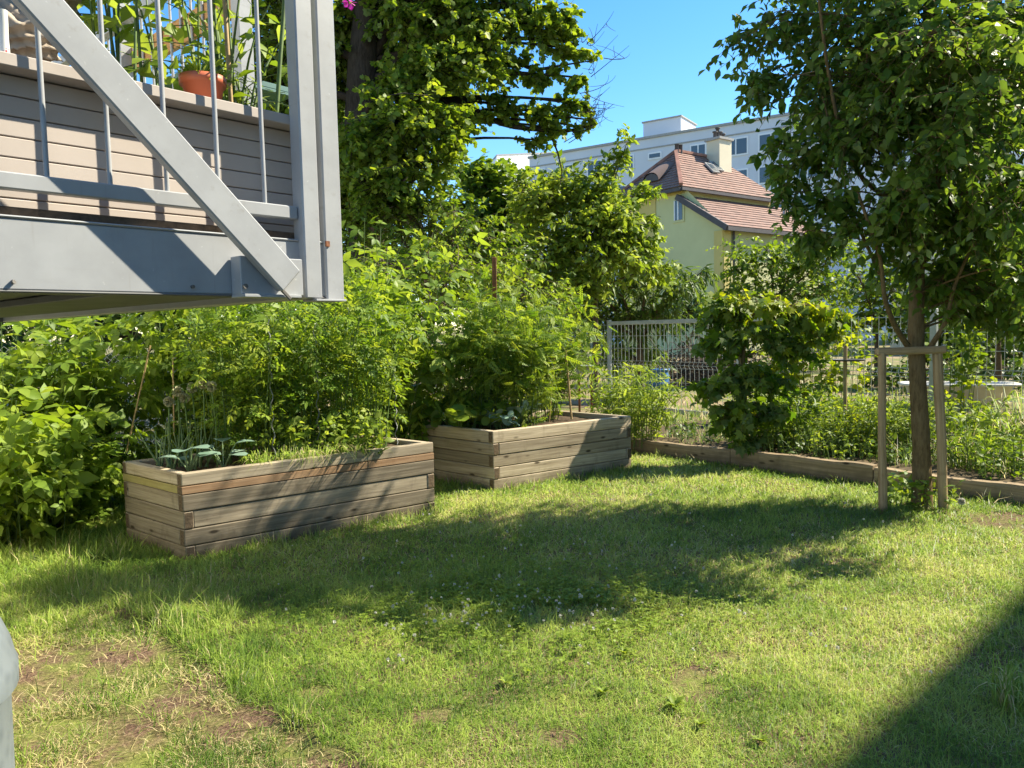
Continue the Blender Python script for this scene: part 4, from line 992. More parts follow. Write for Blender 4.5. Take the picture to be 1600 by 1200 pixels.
# kohlrabi / cabbage
CAB = T_([(0,0,0),(-.30,.18,.06),(.30,.18,.06),(-.44,.5,.05),(.44,.5,.05),(0,.4,-.03),(-.32,.85,-.05),(.32,.85,-.05),(0,.75,-.05),(0,1,-.12)],
         [(0,5,1),(0,2,5),(1,5,8,3),(5,2,4,8),(3,8,9,6),(8,4,7,9)])
for k, (px_, py_, dd, n, s, lab) in enumerate(((300, 700, 0, 6, .135, 'large blue-green kohlrabi leaves hanging over the left corner of the striped bed'), (345, 690, .15, 7, .12, 'blue-green kohlrabi plant standing upright just right of the bed corner'))):
    c = on1(*((.09, .30), (.2, .26))[k]); root = thing('kohlrabi_plant', (c[0], c[1], .57), lab, 'kohlrabi'); st = MB(); lv = MB()
    a = np.arange(n)*2.4+k; d = np.stack([np.cos(a), np.sin(a), 0*a], -1); P0 = np.tile(A(c[0], c[1], .57), (n, 1)); e = P0+d*rng.uniform(.05, .1, (n, 1))+A(0, 0, 1)*rng.uniform(.09, .22, (n, 1))
    twig_tubes(st, P0, (P0+e)/2+A(0, 0, .03), e, .006, .004, 5, 5); lv.leaves(e, d+A(0, 0, .15), np.tile(A(0, 0, 1), (n, 1))+d*-.3, s*1.25*(.8+.4*rng.random(n)), CAB, rng.random(n))
    st.build('stalk', MT['lf_onion'], root); lv.build('leaves', MT['lf_blue'], root)
# canes standing at the left of bed one
for k, (x0, y0, x1, y1, D, lab) in enumerate(((198, 705, 235, 540, 6.5, 'bamboo cane leaning right behind the left corner of the striped bed'), (272, 680, 270, 552, 6.3, 'upright bamboo cane among the onions'),
                               (893, 655, 884, 548, 8.6, 'pale cane standing at the back of the farther bed'), (858, 660, 866, 560, 8.4, 'thinner brown cane left of the pale one in the farther bed'))):
    tag(bar('bamboo_cane', at(x0, y0, D), at(x1, y1, D), .014 if k != 2 else .026, .014, MT['bamboo'], None, up=(0, 1, 0), rnd=7), lab, 'cane')
# farther bed: feathery tall plants and low leafy ones
FL = ['tall feathery plant at the left end of the farther bed', 'tall feathery plant in the back middle of the farther bed', 'tall dense feathery plant in the middle of the farther bed', 'feathery plant right of the middle of the farther bed, arching toward the fence', 'feathery plant at the far back of the farther bed']
for k, (px_, D, h) in enumerate(((715, 8.5, 1.15), (770, 8.9, 1.35), (815, 8.3, 1.1), (850, 8.8, 1.2), (760, 8.4, .95))):
    c = at(px_, 600, D)
    clump('feathery_plant', FL[k], 'vegetable plant', c, .16, 15, h, MT['lf_tomato' if k != 2 else 'lf_mid'], FEATH, .17, 13, 'feathery plants in the farther bed', .28, (.05, 0), .3, .55, .006, MT['stem'], .22, .03, .9, .25, .55, .1, 6, .24)
for k, (a, b, s, lab) in enumerate(((.08, .5, .2, 'grey-green leafy vegetable at the left end of the farther bed'), (.10, .85, .22, 'broad-leaved vegetable at the back left corner of the farther bed'), (.25, .35, .14, 'low silvery plant near the front left corner of the farther bed'), (.32, .3, .12, 'low wilting leafy plant behind the front rim of the farther bed'))):
    clump('leafy_vegetable', lab, 'vegetable plant', on2(a, b), .16, 12, .2, MT['lf_blue' if k in (2,) else 'lf_mid'], CAB, s*.75, 3, 'low vegetables in the farther bed', .9, (0, 0), .2, .6, .006, MT['stem'], .25, .6, .8, .2, .55)
spiral_stake(on2(.5, .6), .75, 'spiral metal stake in the farther bed', .55)

# ---------------------------------------------------------------- raspberry hedge along the left
RH = [(-20, 6.3, .30, 14, 1.55, 'raspberry bush in front at the left edge of the picture'), (30, 6.0, .28, 14, .95, 'low raspberry shoots in front of the hedge at the far left'),
      (95, 6.5, .25, 12, .7, 'low raspberry shoots left of the striped bed corner'), (60, 7.2, .4, 18, 1.65, 'raspberry bush second from the left edge, in front of the chain-link fence'),
      (150, 7.3, .3, 18, 1.6, 'raspberry bush left of the leaning bamboo cane'), (255, 7.6, .4, 20, 1.75, 'raspberry bush behind the onions'),
      (345, 7.7, .4, 22, 1.85, 'raspberry bush behind the left half of the striped bed, under the balcony'), (430, 7.9, .4, 22, 1.95, 'raspberry bush behind the middle of the striped bed'),
      (510, 8.1, .4, 22, 2.15, 'tall raspberry bush right under the balcony corner'), (580, 8.3, .4, 22, 2.25, 'tallest raspberry bush, just right of the balcony corner'), (630, 8.7, .35, 18, 1.75, 'raspberry bush at the right end of the hedge')]
for (px_, D, rad, n, h, lab) in RH:
    c = at(px_, 600, D)
    clump('raspberry_bush', lab, 'raspberry bush', c, rad, int(n*1.15), h, MT['lf_rasp'], TRIF, .225, 15, 'raspberry hedge behind the striped bed', .25, (.1, -.12), .45, .58, .006, MT['stem'], .2, .04, 1.0, .22, 0, .12, 2, .3, ry=rad*.8, tvar=.2)

# ---------------------------------------------------------------- the young tree on the lawn
tb = at(1441, 780, 6.5)
trunkP = [(A(tb[0], 6.5, -.05), .085), (at(1440, 700, 6.5), .072), (at(1434, 600, 6.5), .068), (at(1431, 520, 6.5), .062), (at(1434, 400, 6.5), .055), (at(1440, 250, 6.5), .045), (at(1448, 60, 6.55), .036), (at(1452, -120, 6.6), .028), (at(1450, -300, 6.6), .016)]
yb = pxb([(1205, 40, 6.5, .46), (1180, 130, 6.4, .30), (1255, 130, 6.4, .5), (1340, 60, 6.2, .65), (1460, 40, 6.2, .65), (1575, 60, 6.4, .7), (1235, 250, 6.4, .38), (1232, 310, 6.3, .27), (1262, 365, 6.3, .25), (1300, 230, 6.2, .5), (1400, 170, 5.95, .65), (1520, 190, 6.1, .65),
          (1290, 320, 6.3, .36), (1350, 350, 6.2, .42), (1420, 320, 5.95, .5), (1520, 330, 6.1, .55), (1610, 320, 6.3, .55), (1420, 420, 6.5, .32), (1500, 430, 6.3, .4), (1585, 450, 6.4, .45), (1540, 490, 6.6, .3), (1600, 500, 6.7, .3), (1460, 450, 6.8, .3), (1620, 130, 6.6, .7), (1490, 220, 5.4, .5), (1590, 300, 5.3, .5), (1570, 110, 5.3, .6), (1640, 420, 5.5, .42), (1470, 60, 5.5, .55), (1420, 310, 5.6, .35),
          (1230, -90, 6.5, .6), (1400, -120, 6.2, .8), (1570, -100, 6.5, .8), (1350, -280, 6.5, .7), (1500, -280, 6.5, .7), (1430, -400, 6.6, .5),
          (1340, 130, 7.3, .75), (1500, 130, 7.4, .8), (1630, 200, 7.2, .8), (1700, 40, 6.8, .8), (1310, -20, 7.2, .65), (1440, 300, 7.2, .65), (1570, 380, 7.2, .6), (1680, 350, 6.8, .6), (1450, -150, 7.3, .7)])
def yextra(cr, tr):
    for pts, r in (([(1418, 540), (1398, 510), (1382, 470), (1376, 400), (1340, 300)], .026), ([(1452, 545), (1478, 505), (1490, 450), (1520, 380)], .024), ([(1440, 420), (1462, 330), (1472, 200), (1476, 40), (1480, -90)], .026), ([(1440, 330), (1350, 290), (1310, 200), (1290, 90), (1275, -40)], .022), ([(1445, 250), (1530, 200), (1560, 90)], .02), ([(1376, 430), (1330, 330), (1285, 150)], .016)):
        P = np.array([at(x, y, 6.45-.12*k) for k, (x, y) in enumerate(pts)])
        t = np.linspace(0, len(P)-1, 16); i = np.clip(t.astype(int), 0, len(P)-2); f = (t-i)[:, None]; Q = P[i]*(1-f)+P[i+1]*f; Q[1:-1] = (Q[:-2]+2*Q[1:-1]+Q[2:])/4
        tr.tubes(Q, r*np.linspace(1, .45, 16), 7)
tree('young_tree', 'young broad-leaved tree with a slim brown trunk, held by the wooden tree guard', 'tree', (tb[0], 6.5, 0), trunkP, yb, MT['lf_elm'], MT['bark_young'], OVAL, .085, 215, 12, None, .28, .016, .5, .8, .0035, .25, extra=yextra, sides=14, grav=.3, upn=.9)
# leafy sprouts at its foot
for k, (px_, py_, lab) in enumerate(((1415, 792, 'green sprouts at the foot of the young tree'), (1452, 795, 'leafy shoots beside the right stake of the tree guard'))):
    c = gp(px_, py_); clump('tree_sprouts', lab, 'sprouts', c, .16, 16, .22, MT['lf_mid'], OVAL, .07, 6, None, .4, (0, 0), .3, .55, .003, MT['stem'], .3, .2)
sd = gp(1502, 800); sdt = thing('white_seed_head', (sd[0], sd[1], 0), 'round white seed head on a thin stalk right of the tree guard', 'flower')
mb = MB(); hp = A(sd[0], sd[1], .09); mb.tubes(np.array([A(sd[0], sd[1], 0), hp]), .003, 5); mb.build('stalk', MT['stem'], sdt)
mb = MB(); d = unit(rng.normal(size=(160, 3))); mb.leaves(np.tile(hp, (160, 1)), d, rng.normal(size=(160, 3)), .032, DIAMW, rng.random(160)); mb.build('seed_head', MT['white_fl'], sdt)

# ---------------------------------------------------------------- border plants along the edging
# grape vine on its post
v0 = gp(1160, 712, .1); vD = v0[1]  # upper and right-hand blobs get a lighter tint that paints in sunlight
vblobs = pxb([(1120, 490, vD, .25), (1115, 470, vD, .26, .6, .3), (1160, 472, vD, .34, .6, .4), (1215, 472, vD, .30, .55, .42), (1265, 482, vD, .28, .5, .4), (1300, 492, vD, .2, .5, .3), (1150, 530, vD-.1, .38), (1205, 525, vD-.1, .34), (1140, 590, vD-.1, .38), (1185, 590, vD-.15, .34), (1160, 645, vD-.15, .32), (1130, 640, vD-.1, .26),
              (1195, 650, vD-.1, .24), (1235, 540, vD, .22), (1108, 540, vD, .24), (1108, 605, vD, .22), (1228, 600, vD-.1, .24), (1255, 545, vD, .24), (1285, 525, vD, .2, .7, .25), (1240, 505, vD-.05, .3, .7, .2), (1310, 515, vD, .16, .7, .3), (1170, 690, vD-.1, .2), (1215, 640, vD-.1, .2), (1145, 680, vD-.1, .16)])
vp = [(A(v0[0]+.03, vD, 0), .03), (at(1165, 640, vD), .026), (at(1160, 560, vD), .022), (at(1170, 490, vD), .018), (at(1230, 478, vD), .012)]
tree('grape_vine', 'dark grapevine hanging over its post with sunlit yellow-green top leaves, left of the young tree', 'vine', (v0[0], vD, 0), vp, vblobs, MT['lf_vine'], MT['bark_young'], MAPLE, .112, 230, 6, None, .55, .012, .32, .8, .004, .3, grav=.25, upn=.5)
tag(bar('vine_post', (v0[0], vD+.06, 0), tuple(at(1160, 470, vD+.06)), .075, .075, MT['stake_wood'], None, up=(0, 1, 0), rnd=10), 'thick wooden post carrying the grapevine', 'post')
# a thinner light vine on the fence between vine and tree
def bush(name, lab, px_, D, rad, n, h, lm, tpl, s, nl=10, z0=.08, group=None, spread=.3, **kw):
    c = at(px_, 600, D); return clump(name, lab, kw.pop('cat', 'shrub'), c, rad, n, h, MT[lm], tpl, s, nl, group, spread, z0=z0, **kw)
bush('fence_vine', 'light yellow-green climbing vine on the mesh fence between the grapevine and the young tree', 1285, 11.4, .75, 34, 1.5, 'lf_gold', MAPLE_S, .10, 15, .05, None, .12, tint=.5, laterals=3, lat_len=.3, ry=.12, cat='vine')
bush('fence_vine', 'small yellow-green vine climbing the fence right of the tree guard', 1500, 9.9, .22, 12, 1.45, 'lf_gold', MAPLE_S, .09, 12, .05, None, .16, tint=.45, laterals=3, lat_len=.25, ry=.1, cat='vine')
bush('border_shrub', 'narrow-leaved shrub in the border just right of the grapevine', 1225, 9.2, .45, 60, .62, 'lf_mid', LONG, .13, 14, tint=.5, laterals=2, lat_len=.2)
bush('border_shrub', 'small round yellow-green box shrub left of the tree guard', 1340, 8.6, .32, 80, .50, 'lf_gold', OVAL, .035, 20, tint=.42, laterals=4, lat_len=.14)
bush('border_shrub', 'yellow-green shrub behind the left stake of the tree guard', 1405, 8.7, .3, 60, .58, 'lf_light', OVAL, .05, 14, tint=.5, laterals=3, lat_len=.15)
bush('border_shrub', 'low leafy plant in the border behind the right stake of the tree guard', 1495, 8.2, .3, 26, .6, 'lf_light', OVAL, .075, 10, tint=.5, laterals=2, lat_len=.2)
bush('border_shrub', 'grassy dark plant in the border at the right edge of the picture', 1560, 7.4, .4, 50, .40, 'lf_mid', LONG, .12, 10, tint=.4)
bush('border_shrub', 'spreading leafy plant behind the last edging timber at the right', 1585, 7.0, .35, 40, .3, 'lf_mid', OVAL, .07, 8, tint=.45)
bush('border_shrub', 'light green leafy plant in front of the fence left of the bird table', 1290, 9.9, .4, 40, .48, 'lf_light', OVAL, .08, 11, tint=.5, laterals=2, lat_len=.2)
bush('border_shrub', 'bright leafy plant in front of the fence right of the bird table', 1365, 9.7, .4, 40, .45, 'lf_light', OVAL, .07, 11, tint=.5, laterals=2, lat_len=.2)
bush('border_shrub', 'mid green plant filling the border right of the tree trunk', 1540, 8.6, .4, 50, .4, 'lf_mid', OVAL, .06, 11, tint=.55, laterals=2, lat_len=.2)
bush('border_shrub', 'low bright plant between the box shrub and the edging timber', 1310, 8.3, .35, 50, .3, 'lf_light', OVAL, .05, 9, tint=.5)
bush('border_shrub', 'low dark ground plants under the narrow-leaved shrub', 1260, 8.7, .5, 70, .28, 'lf_dark', OVAL, .06, 8, tint=.5)
bush('border_shrub', 'low dark plants at the foot of the grapevine', 1110, 9.9, .6, 60, .22, 'lf_dark', OVAL, .06, 8, tint=.55)
bush('border_shrub', 'low dark plants between edging and tree guard', 1400, 8.0, .5, 60, .25, 'lf_dark', OVAL, .06, 8, tint=.6)
bush('border_shrub', 'bright bushy plant beside the right end of the farther bed', 985, 9.9, .36, 70, .80, 'lf_light', LONG, .12, 16, tint=.55, laterals=2, lat_len=.2)
tuft('ornamental_grass', 'tall thin-bladed grass in the border at the far right', at(1590, 600, 8.3), .2, .15, 100, .85, .006, .08, MT['grass'], straw=.3)
tuft('ornamental_grass', 'wispy seed grass right of the tree guard', at(1530, 600, 7.5), .3, .2, 110, .5, .004, .08, MT['grass'], straw=.35)
# dark grass clump in the shade at the right edge
sg = gp(1592, 1105); tuft('shade_plant', 'dark grassy clump in the building shadow at the right edge of the lawn', sg, .10, .10, 110, .22, .003, 0, MT['grass'], straw=.25)

# ---------------------------------------------------------------- shrubs behind the beds
def stems(px_, D, topy, r): b = at(px_, 600, D); b[2] = 0; t = at(px_, topy, D); t = b*.4+t*.6; return [(b, r), ((b+t)/2, r*.8), (t, r*.5)], b
def shrub(name, lab, px_, D, topy, blobs, lm, tpl, s, tw=60, nl=10, r=.05, cat='shrub', tint=.5, droop=.3, group=None, bark='twig', twig_r=.004, **kw):
    tp, b = stems(px_, D, topy, r)
    return tree(name, lab, cat, tuple(b), tp, pxb(blobs), MT[lm], MT[bark], tpl, s, tw, nl, group, droop, r*.6, tint, twig_r=twig_r, parts=('stem', 'foliage'), **kw)
G2 = 'shrubs crowding behind the raised beds'
shrub('flowering_shrub', 'tall shrub with mixed green leaves directly behind the gap between the two beds', 670, 10.0, 420, [(600, 420, 10, .55), (660, 400, 10, .6), (720, 410, 10.2, .55), (620, 500, 9.6, .55), (690, 480, 9.5, .6), (740, 480, 9.8, .55), (660, 560, 9.3, .5), (720, 560, 9.5, .5), (640, 620, 9.3, .4), (700, 630, 9.3, .4)], 'lf_mid', OVAL, .085, 120, 9, .05, 'shrub', .5)
shrub('elder_bush', 'bushy elder-like shrub right of the rusty post, behind the farther bed', 800, 11.2, 400, [(780, 430, 11, .5), (830, 440, 11, .6), (790, 500, 10.8, .6), (850, 510, 11, .6), (880, 460, 11.5, .5), (820, 570, 10.8, .5), (880, 560, 11, .4), (905, 520, 11.5, .35)], 'lf_light', OVAL, .09, 105, 9, .05, 'shrub', .5)
shrub('cherry_tree', 'tall bushy tree with upright sunlit shoots in front of the yellow house', 930, 15.5, 230, [(830, 310, 15.5, .9), (880, 290, 15.5, .8), (1000, 300, 15.5, .4), (1010, 400, 15.5, .5), (960, 410, 15.2, .75), (1035, 425, 15.8, .42), (940, 330, 15.2, .9), (1020, 350, 15.5, .35), (930, 290, 15.5, .75, .9), (965, 260, 15.5, .42, 1.2), (980, 225, 15.5, .22, 1.6), (860, 390, 15, .9), (920, 370, 15, .9), (975, 350, 15.3, .7), (1005, 380, 15.5, .55), (820, 440, 15, .8), (900, 450, 15, .8)], 'lf_light', OVAL, .13, 110, 13, .07, 'tree', .5, .35)
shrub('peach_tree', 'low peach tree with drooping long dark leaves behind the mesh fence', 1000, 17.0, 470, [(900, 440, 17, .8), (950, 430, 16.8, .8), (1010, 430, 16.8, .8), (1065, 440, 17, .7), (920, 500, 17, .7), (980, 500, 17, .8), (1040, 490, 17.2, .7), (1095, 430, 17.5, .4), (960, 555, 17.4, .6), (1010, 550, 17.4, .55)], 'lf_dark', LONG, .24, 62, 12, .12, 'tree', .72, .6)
shrub('round_bush', 'round sunlit bush under the eave of the yellow house, left of the young tree', 1210, 21, 400, [(1150, 410, 21, .9), (1200, 400, 21, 1.0), (1260, 400, 21, 1.1), (1320, 400, 21, 1.0), (1160, 460, 20.5, .9), (1230, 460, 20.5, 1.0), (1300, 455, 20.5, 1.0), (1120, 470, 21, .7)], 'lf_mid', OVAL, .15, 55, 11, .1, 'bush', .55)
shrub('lime_tree', 'green tree in front of the left end of the white apartment block', 800, 24, 280, [(745, 268, 24, .8), (718, 275, 24, .9), (770, 285, 24, 1.0), (810, 280, 24, 1.0), (850, 300, 24, 1.0), (760, 350, 24, 1.4), (820, 350, 24, 1.3), (720, 330, 24, 1.2), (700, 390, 24, 1.6), (790, 420, 24, 1.6)], 'lf_mid', MAPLE_S, .19, 45, 10, .2, 'tree', .5)
shrub('hedge_bush', 'dense bushy growth left of the rusty post, under the large maple', 700, 12.5, 360, [(590, 340, 13, .9), (650, 340, 12.8, .9), (710, 340, 12.8, .9), (760, 370, 12.8, .8), (560, 420, 12.5, .8), (620, 420, 12, .8), (690, 430, 12, .8), (750, 440, 12, .7), (600, 500, 12, .8), (790, 400, 13, .7)], 'lf_mid', OVAL, .11, 75, 10, .08, 'bush', .42)
shrub('backdrop_tree', 'dark tree filling the gap behind the farther bed and the fence post', 870, 20, 420, [(780, 460, 20, 1.4), (860, 460, 20.5, 1.5), (940, 470, 21, 1.4), (880, 530, 20, 1.3), (800, 540, 20, 1.3), (960, 560, 21.5, 1.0)], 'lf_dark', OVAL, .16, 45, 9, .15, 'tree', .45)
BT = [('broad green tree behind the young tree, at the right edge', 1560, 15, [(1500, 420, 15, 1.2), (1580, 400, 15, 1.3), (1640, 350, 15, 1.3), (1480, 480, 14.5, .9), (1560, 480, 14.5, 1.0), (1620, 480, 14.5, 1.0)], 'lf_mid', .13),
      ('dark green tree behind the bathtub', 1500, 18.5, [(1430, 500, 18.5, 1.0), (1500, 510, 18.5, 1.1), (1570, 510, 18.5, 1.1), (1460, 560, 18.5, .9), (1540, 560, 18.5, .9), (1610, 560, 18, .9), (1420, 590, 17, .7), (1480, 585, 17, .7), (1540, 585, 16.6, .7), (1600, 585, 16.5, .7), (1370, 590, 17.5, .6)], 'lf_dark', .15),
      ('bright tree behind the crossbar of the tree guard', 1370, 19, [(1340, 440, 19, 1.0), (1400, 440, 19, 1.0), (1360, 500, 19, .9), (1420, 490, 19, .9), (1310, 500, 19.5, .8)], 'lf_mid', .14),
      ('far dark tree between the grapevine and the peach tree', 1120, 26, [(1080, 490, 26, 1.4), (1150, 500, 26, 1.5), (1220, 510, 26, 1.5), (1290, 510, 26, 1.4), (1130, 540, 25, 1.0)], 'lf_dark', .19)]
for lab, px_, D, bl, lm, s in BT: shrub('background_tree', lab, px_, D, 450, bl, lm, OVAL, s, 55, 10, .08, 'tree', .5, group='trees behind the mesh fence')
# the large maple
MD = 14.0
mt = [(at(588, 700, MD)*A(1, 1, 0), .42), (at(585, 480, MD), .36), (at(572, 350, MD), .33), (at(562, 220, MD), .30), (at(566, 100, MD), .27), (at(580, -40, MD), .23), (at(600, -250, MD), .15)]
mb_ = pxb([(545, 30, MD+.3, .8), (650, 10, MD-.5, 1.0), (720, 30, MD-.3, 1.1), (800, 20, MD, .85), (850, 50, MD, .55), (885, 80, MD, .35, .8, .1), (625, 130, MD-1, .7), (680, 110, MD-.8, .95), (760, 90, MD-.5, .75), (640, 200, MD-1.2, 1.05), (560, 230, MD-1, .95), (700, 190, MD-1, .6), (800, 105, MD, .45), (840, 120, MD, .4), (870, 115, MD, .3, .8, .1),
           (800, 170, MD, .42, .7), (845, 180, MD, .48, .75), (885, 165, MD, .35, .8), (865, 205, MD, .35, .7), (835, 222, MD, .28, .7), (895, 45, MD, .38), (915, 85, MD, .28), (905, 125, MD, .3), (912, 165, MD, .3), (925, 190, MD, .18), (900, 200, MD, .25), (870, 20, MD, .45), (760, 185, MD-.3, .3, .6), (780, 155, MD, .3, .7), (610, 290, MD-1.3, .85), (680, 260, MD-1.2, .55), (700, 235, MD-1.2, .35), (540, 330, MD-.6, .8), (650, 320, MD-1, .5),
           (620, -110, MD, 1.4), (760, -100, MD, 1.2), (850, -70, MD, .8), (500, -80, MD, 1.4), (450, 80, MD+.5, 1.5), (470, 230, MD+.5, 1.3), (400, -40, MD+.5, 1.5), (680, -220, MD, 1.4), (360, 150, MD+1, 1.4), (540, 120, MD+1.8, 1.4), (640, 120, MD+2, 1.4), (600, 250, MD+2, 1.3), (520, 300, MD+2, 1.2), (720, 60, MD+2, 1.2), (700, 160, MD+1.5, .8)])
def mextra(cr, tr):
    for pts, r in (([(572, 330), (620, 290), (660, 230), (700, 180), (740, 172), (790, 198), (850, 203), (890, 206), (925, 195)], .10), ([(566, 160), (610, 110), (650, 40), (680, -40)], .13), ([(565, 120), (600, 60), (625, 0), (640, -60)], .1), ([(740, 172), (715, 192), (690, 196)], .03), ([(640, 140), (700, 90), (780, 60), (860, 60), (905, 70)], .07), ([(760, 70), (830, 110), (890, 100), (925, 95)], .035), ([(584, 420), (600, 320), (660, 270)], .12)):
        P = np.array([at(x, y, MD) for x, y in pts]); t = np.linspace(0, len(P)-1, 24); i = np.clip(t.astype(int), 0, len(P)-2); f = (t-i)[:, None]; Q = P[i]*(1-f)+P[i+1]*f
        for _ in range(2): Q[1:-1] = (Q[:-2]+2*Q[1:-1]+Q[2:])/4
        tr.tubes(Q, r*np.linspace(1, .2, 24), 7)
    # bare dead twigs at the right tip of the crown
    for (x, y, n) in ((905, 190, 8), (925, 110, 5), (915, 150, 4), (890, 215, 4), (915, 70, 3)):
        s = np.tile(at(x, y, MD), (n, 1))+rng.normal(0, .12, (n, 3)); e = s+np.c_[rng.uniform(.1, .75, n), rng.normal(0, .25, n), rng.normal(.12, .25, n)]; m = (s+e)/2+rng.normal(0, .13, (n, 3))-A(0, 0, .1)
        twig_tubes(tr, s, m, e, .0075, .0025, 9, 4)
        s2 = np.repeat(bez(s, m, e, .6), 2, 0); e2 = s2+rng.normal(0, .17, s2.shape); twig_tubes(tr, s2, (s2+e2)/2+rng.normal(0, .03, s2.shape), e2, .006, .003, 5, 3)
    s = at(862, 215, MD); P = np.array([s, at(872, 240, MD), at(878, 268, MD), at(875, 290, MD)]); tr.tubes(P, [.02, .016, .012, .006], 5)
tree('maple_tree', 'large old maple with a dark ivy-green trunk, its crown reaching over behind the balcony post', 'tree', tuple(mt[0][0]), mt, mb_, MT['lf_maple'], MT['bark'], MAPLE_S, .10, 125, 16, None, .3,   .07, .55, .85, .006, .15, extra=mextra, sides=12)
# dark trees filling the far left, behind the maple
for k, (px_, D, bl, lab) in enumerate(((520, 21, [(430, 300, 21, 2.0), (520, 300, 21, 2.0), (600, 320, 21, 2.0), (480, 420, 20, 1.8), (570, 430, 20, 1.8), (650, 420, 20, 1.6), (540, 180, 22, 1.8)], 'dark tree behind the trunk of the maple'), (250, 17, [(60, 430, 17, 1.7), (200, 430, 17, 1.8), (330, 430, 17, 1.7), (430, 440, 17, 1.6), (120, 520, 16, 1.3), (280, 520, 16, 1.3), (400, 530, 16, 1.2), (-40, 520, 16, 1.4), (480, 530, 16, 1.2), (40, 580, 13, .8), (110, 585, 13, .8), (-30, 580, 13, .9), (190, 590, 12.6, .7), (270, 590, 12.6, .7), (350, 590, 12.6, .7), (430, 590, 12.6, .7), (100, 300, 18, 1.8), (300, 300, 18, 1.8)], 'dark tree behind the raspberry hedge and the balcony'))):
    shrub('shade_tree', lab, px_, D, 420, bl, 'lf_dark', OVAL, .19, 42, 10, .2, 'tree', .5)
# pink blossom peeping out beside the balcony post
pf = at(546, 3, 4.2); pk = thing('pink_flower', (pf[0], pf[1], pf[2]-.12), 'pink blossom at the top edge beside the balcony post', 'flower')
mb = MB(); n = 14; d = unit(rng.normal(size=(n, 3))); mb.leaves(pf+d*.008, d, rng.normal(size=(n, 3)), .034, DIAMW, rng.random(n)); mb.build('petals', MT['pink_fl'], pk)
mb = MB(); s0 = at(500, -60, 4.2); mb.tubes(np.array([s0+A(-.1, 0, .1), (s0+pf)/2+A(0, 0, .05), pf]), .004, 5); mb.build('stem', MT['stem'], pk)
mb = MB(); n = 26; P = s0+(pf-s0)*rng.random((n, 1))+rng.normal(0, .03, (n, 3)); mb.leaves(P, rng.normal(size=(n, 3))-A(0, 0, .3), rng.normal(size=(n, 3))+A(0, 0, .6), .05, OVAL, rng.random(n)); mb.build('leaves', MT['lf_light'], pk)

# ---------------------------------------------------------------- the yellow house
SCL = 1.5
Kp = at(1130, 352, 27*SCL); hv = unit(A(-.6, .8, 0)); hu = unit(A(.8, .6, 0)); UP = A(0, 0, 1)
def solve(px_, o, d):            # distance along d from o to the pixel column
    r_ = ray(px_, 330)[:2]; M2 = np.array([[d[0], -r_[0]], [d[1], -r_[1]]]); return np.linalg.solve(M2, CAM[:2]-o[:2])[0]
w0 = solve(1063, Kp, hv); C0 = Kp+hv*w0; D0 = C0[1]; zE = at(1063, 287, D0)[2]; zL = Kp[2]
wL = solve(972, Kp, hv)-w0; lR = solve(1207, A(*C0[:2], 0), hu)
lK = lR+.6
house = thing('yellow_house', (Kp[0], Kp[1], 0), 'yellow plastered house with a hipped clay tile roof, in front of the apartment block', 'house')
def W(a, b, z): p = C0+hu*a+hv*b; return A(p[0], p[1], z)
ov = .45
mb = MB()
mb.faces([W(0, -w0, -1), W(0, 0, -1), W(0, wL, -1), W(0, wL, zE), W(0, 0, zE), W(0, -w0, zL)], [(0, 5, 4, 3, 2, 1)])
mb.faces([W(0, -w0, -1), W(lK, -w0, -1), W(lK, -w0, zL), W(0, -w0, zL)], [(0, 1, 2, 3)])
mb.faces([W(lR, 0, zL), W(lR, 0, zE), W(0, 0, zE), W(0, 0, zL)], [(0, 1, 2, 3)]); mb.faces([W(0, wL, -1), W(lR, wL, -1), W(lR, wL, zE), W(0, wL, zE)], [(0, 3, 2, 1)]); mb.faces([W(lR, 0, -1), W(lR, wL, -1), W(lR, wL, zE), W(lR, 0, zE)], [(0, 1, 2, 3)])
mb.build('wall', MT['house_green'], house, False, tint=False)
def wallbox(name, a, b0, b1, z0, z1, m, parent, t=.06): 
    c = W(a-t/2, (b0+b1)/2, (z0+z1)/2); b = MB(); b.obox(c, -hu*t/2, hv*(b1-b0)/2, UP*(z1-z0)/2); return b.build(name, m, parent, False, A(*house.location), tint=False)
wallbox('pilaster', 0, -w0, -w0+.55, -1, zL-.25, MT['house_yellow'], house); wallbox('pilaster', 0, w0*.62, wL, -1, zE-.1, MT['house_yellow'], house, .05); wallbox('cornice_band', 0, -.2, wL, zE-.55, zE-.3, MT['house_yellow'], house, .08)
b = MB(); b.obox(W(.28, -w0-.03, (zL-1)/2-.15), hu*.28, hv*.03, UP*((zL+1)/2-.1)); b.build('pilaster', MT['house_yellow'], house, False, tint=False)
# small gable window
bw0, bw1 = solve(1067, Kp, hv)-w0, solve(1054.5, Kp, hv)-w0; Dw = W(0, (bw0+bw1)/2, 0)[1]; zt, zb_ = at(1061, 313, Dw)[2], at(1061, 344, Dw)[2]
wf = wallbox('window', 0, bw0-.12, bw1+.12, zb_-.12, zt+.12, MT['house_green'], house, .05)
wallbox('pane', -.05, bw0, bw1, zb_, zt, MT['glass'], wf, .02); wallbox('frame', -.07, (bw0+bw1)/2-.04, (bw0+bw1)/2+.04, zb_, zt, MT['white'], wf, .02); wallbox('frame', -.07, bw1-.07, bw1, zb_, zt, MT['white'], wf, .021)
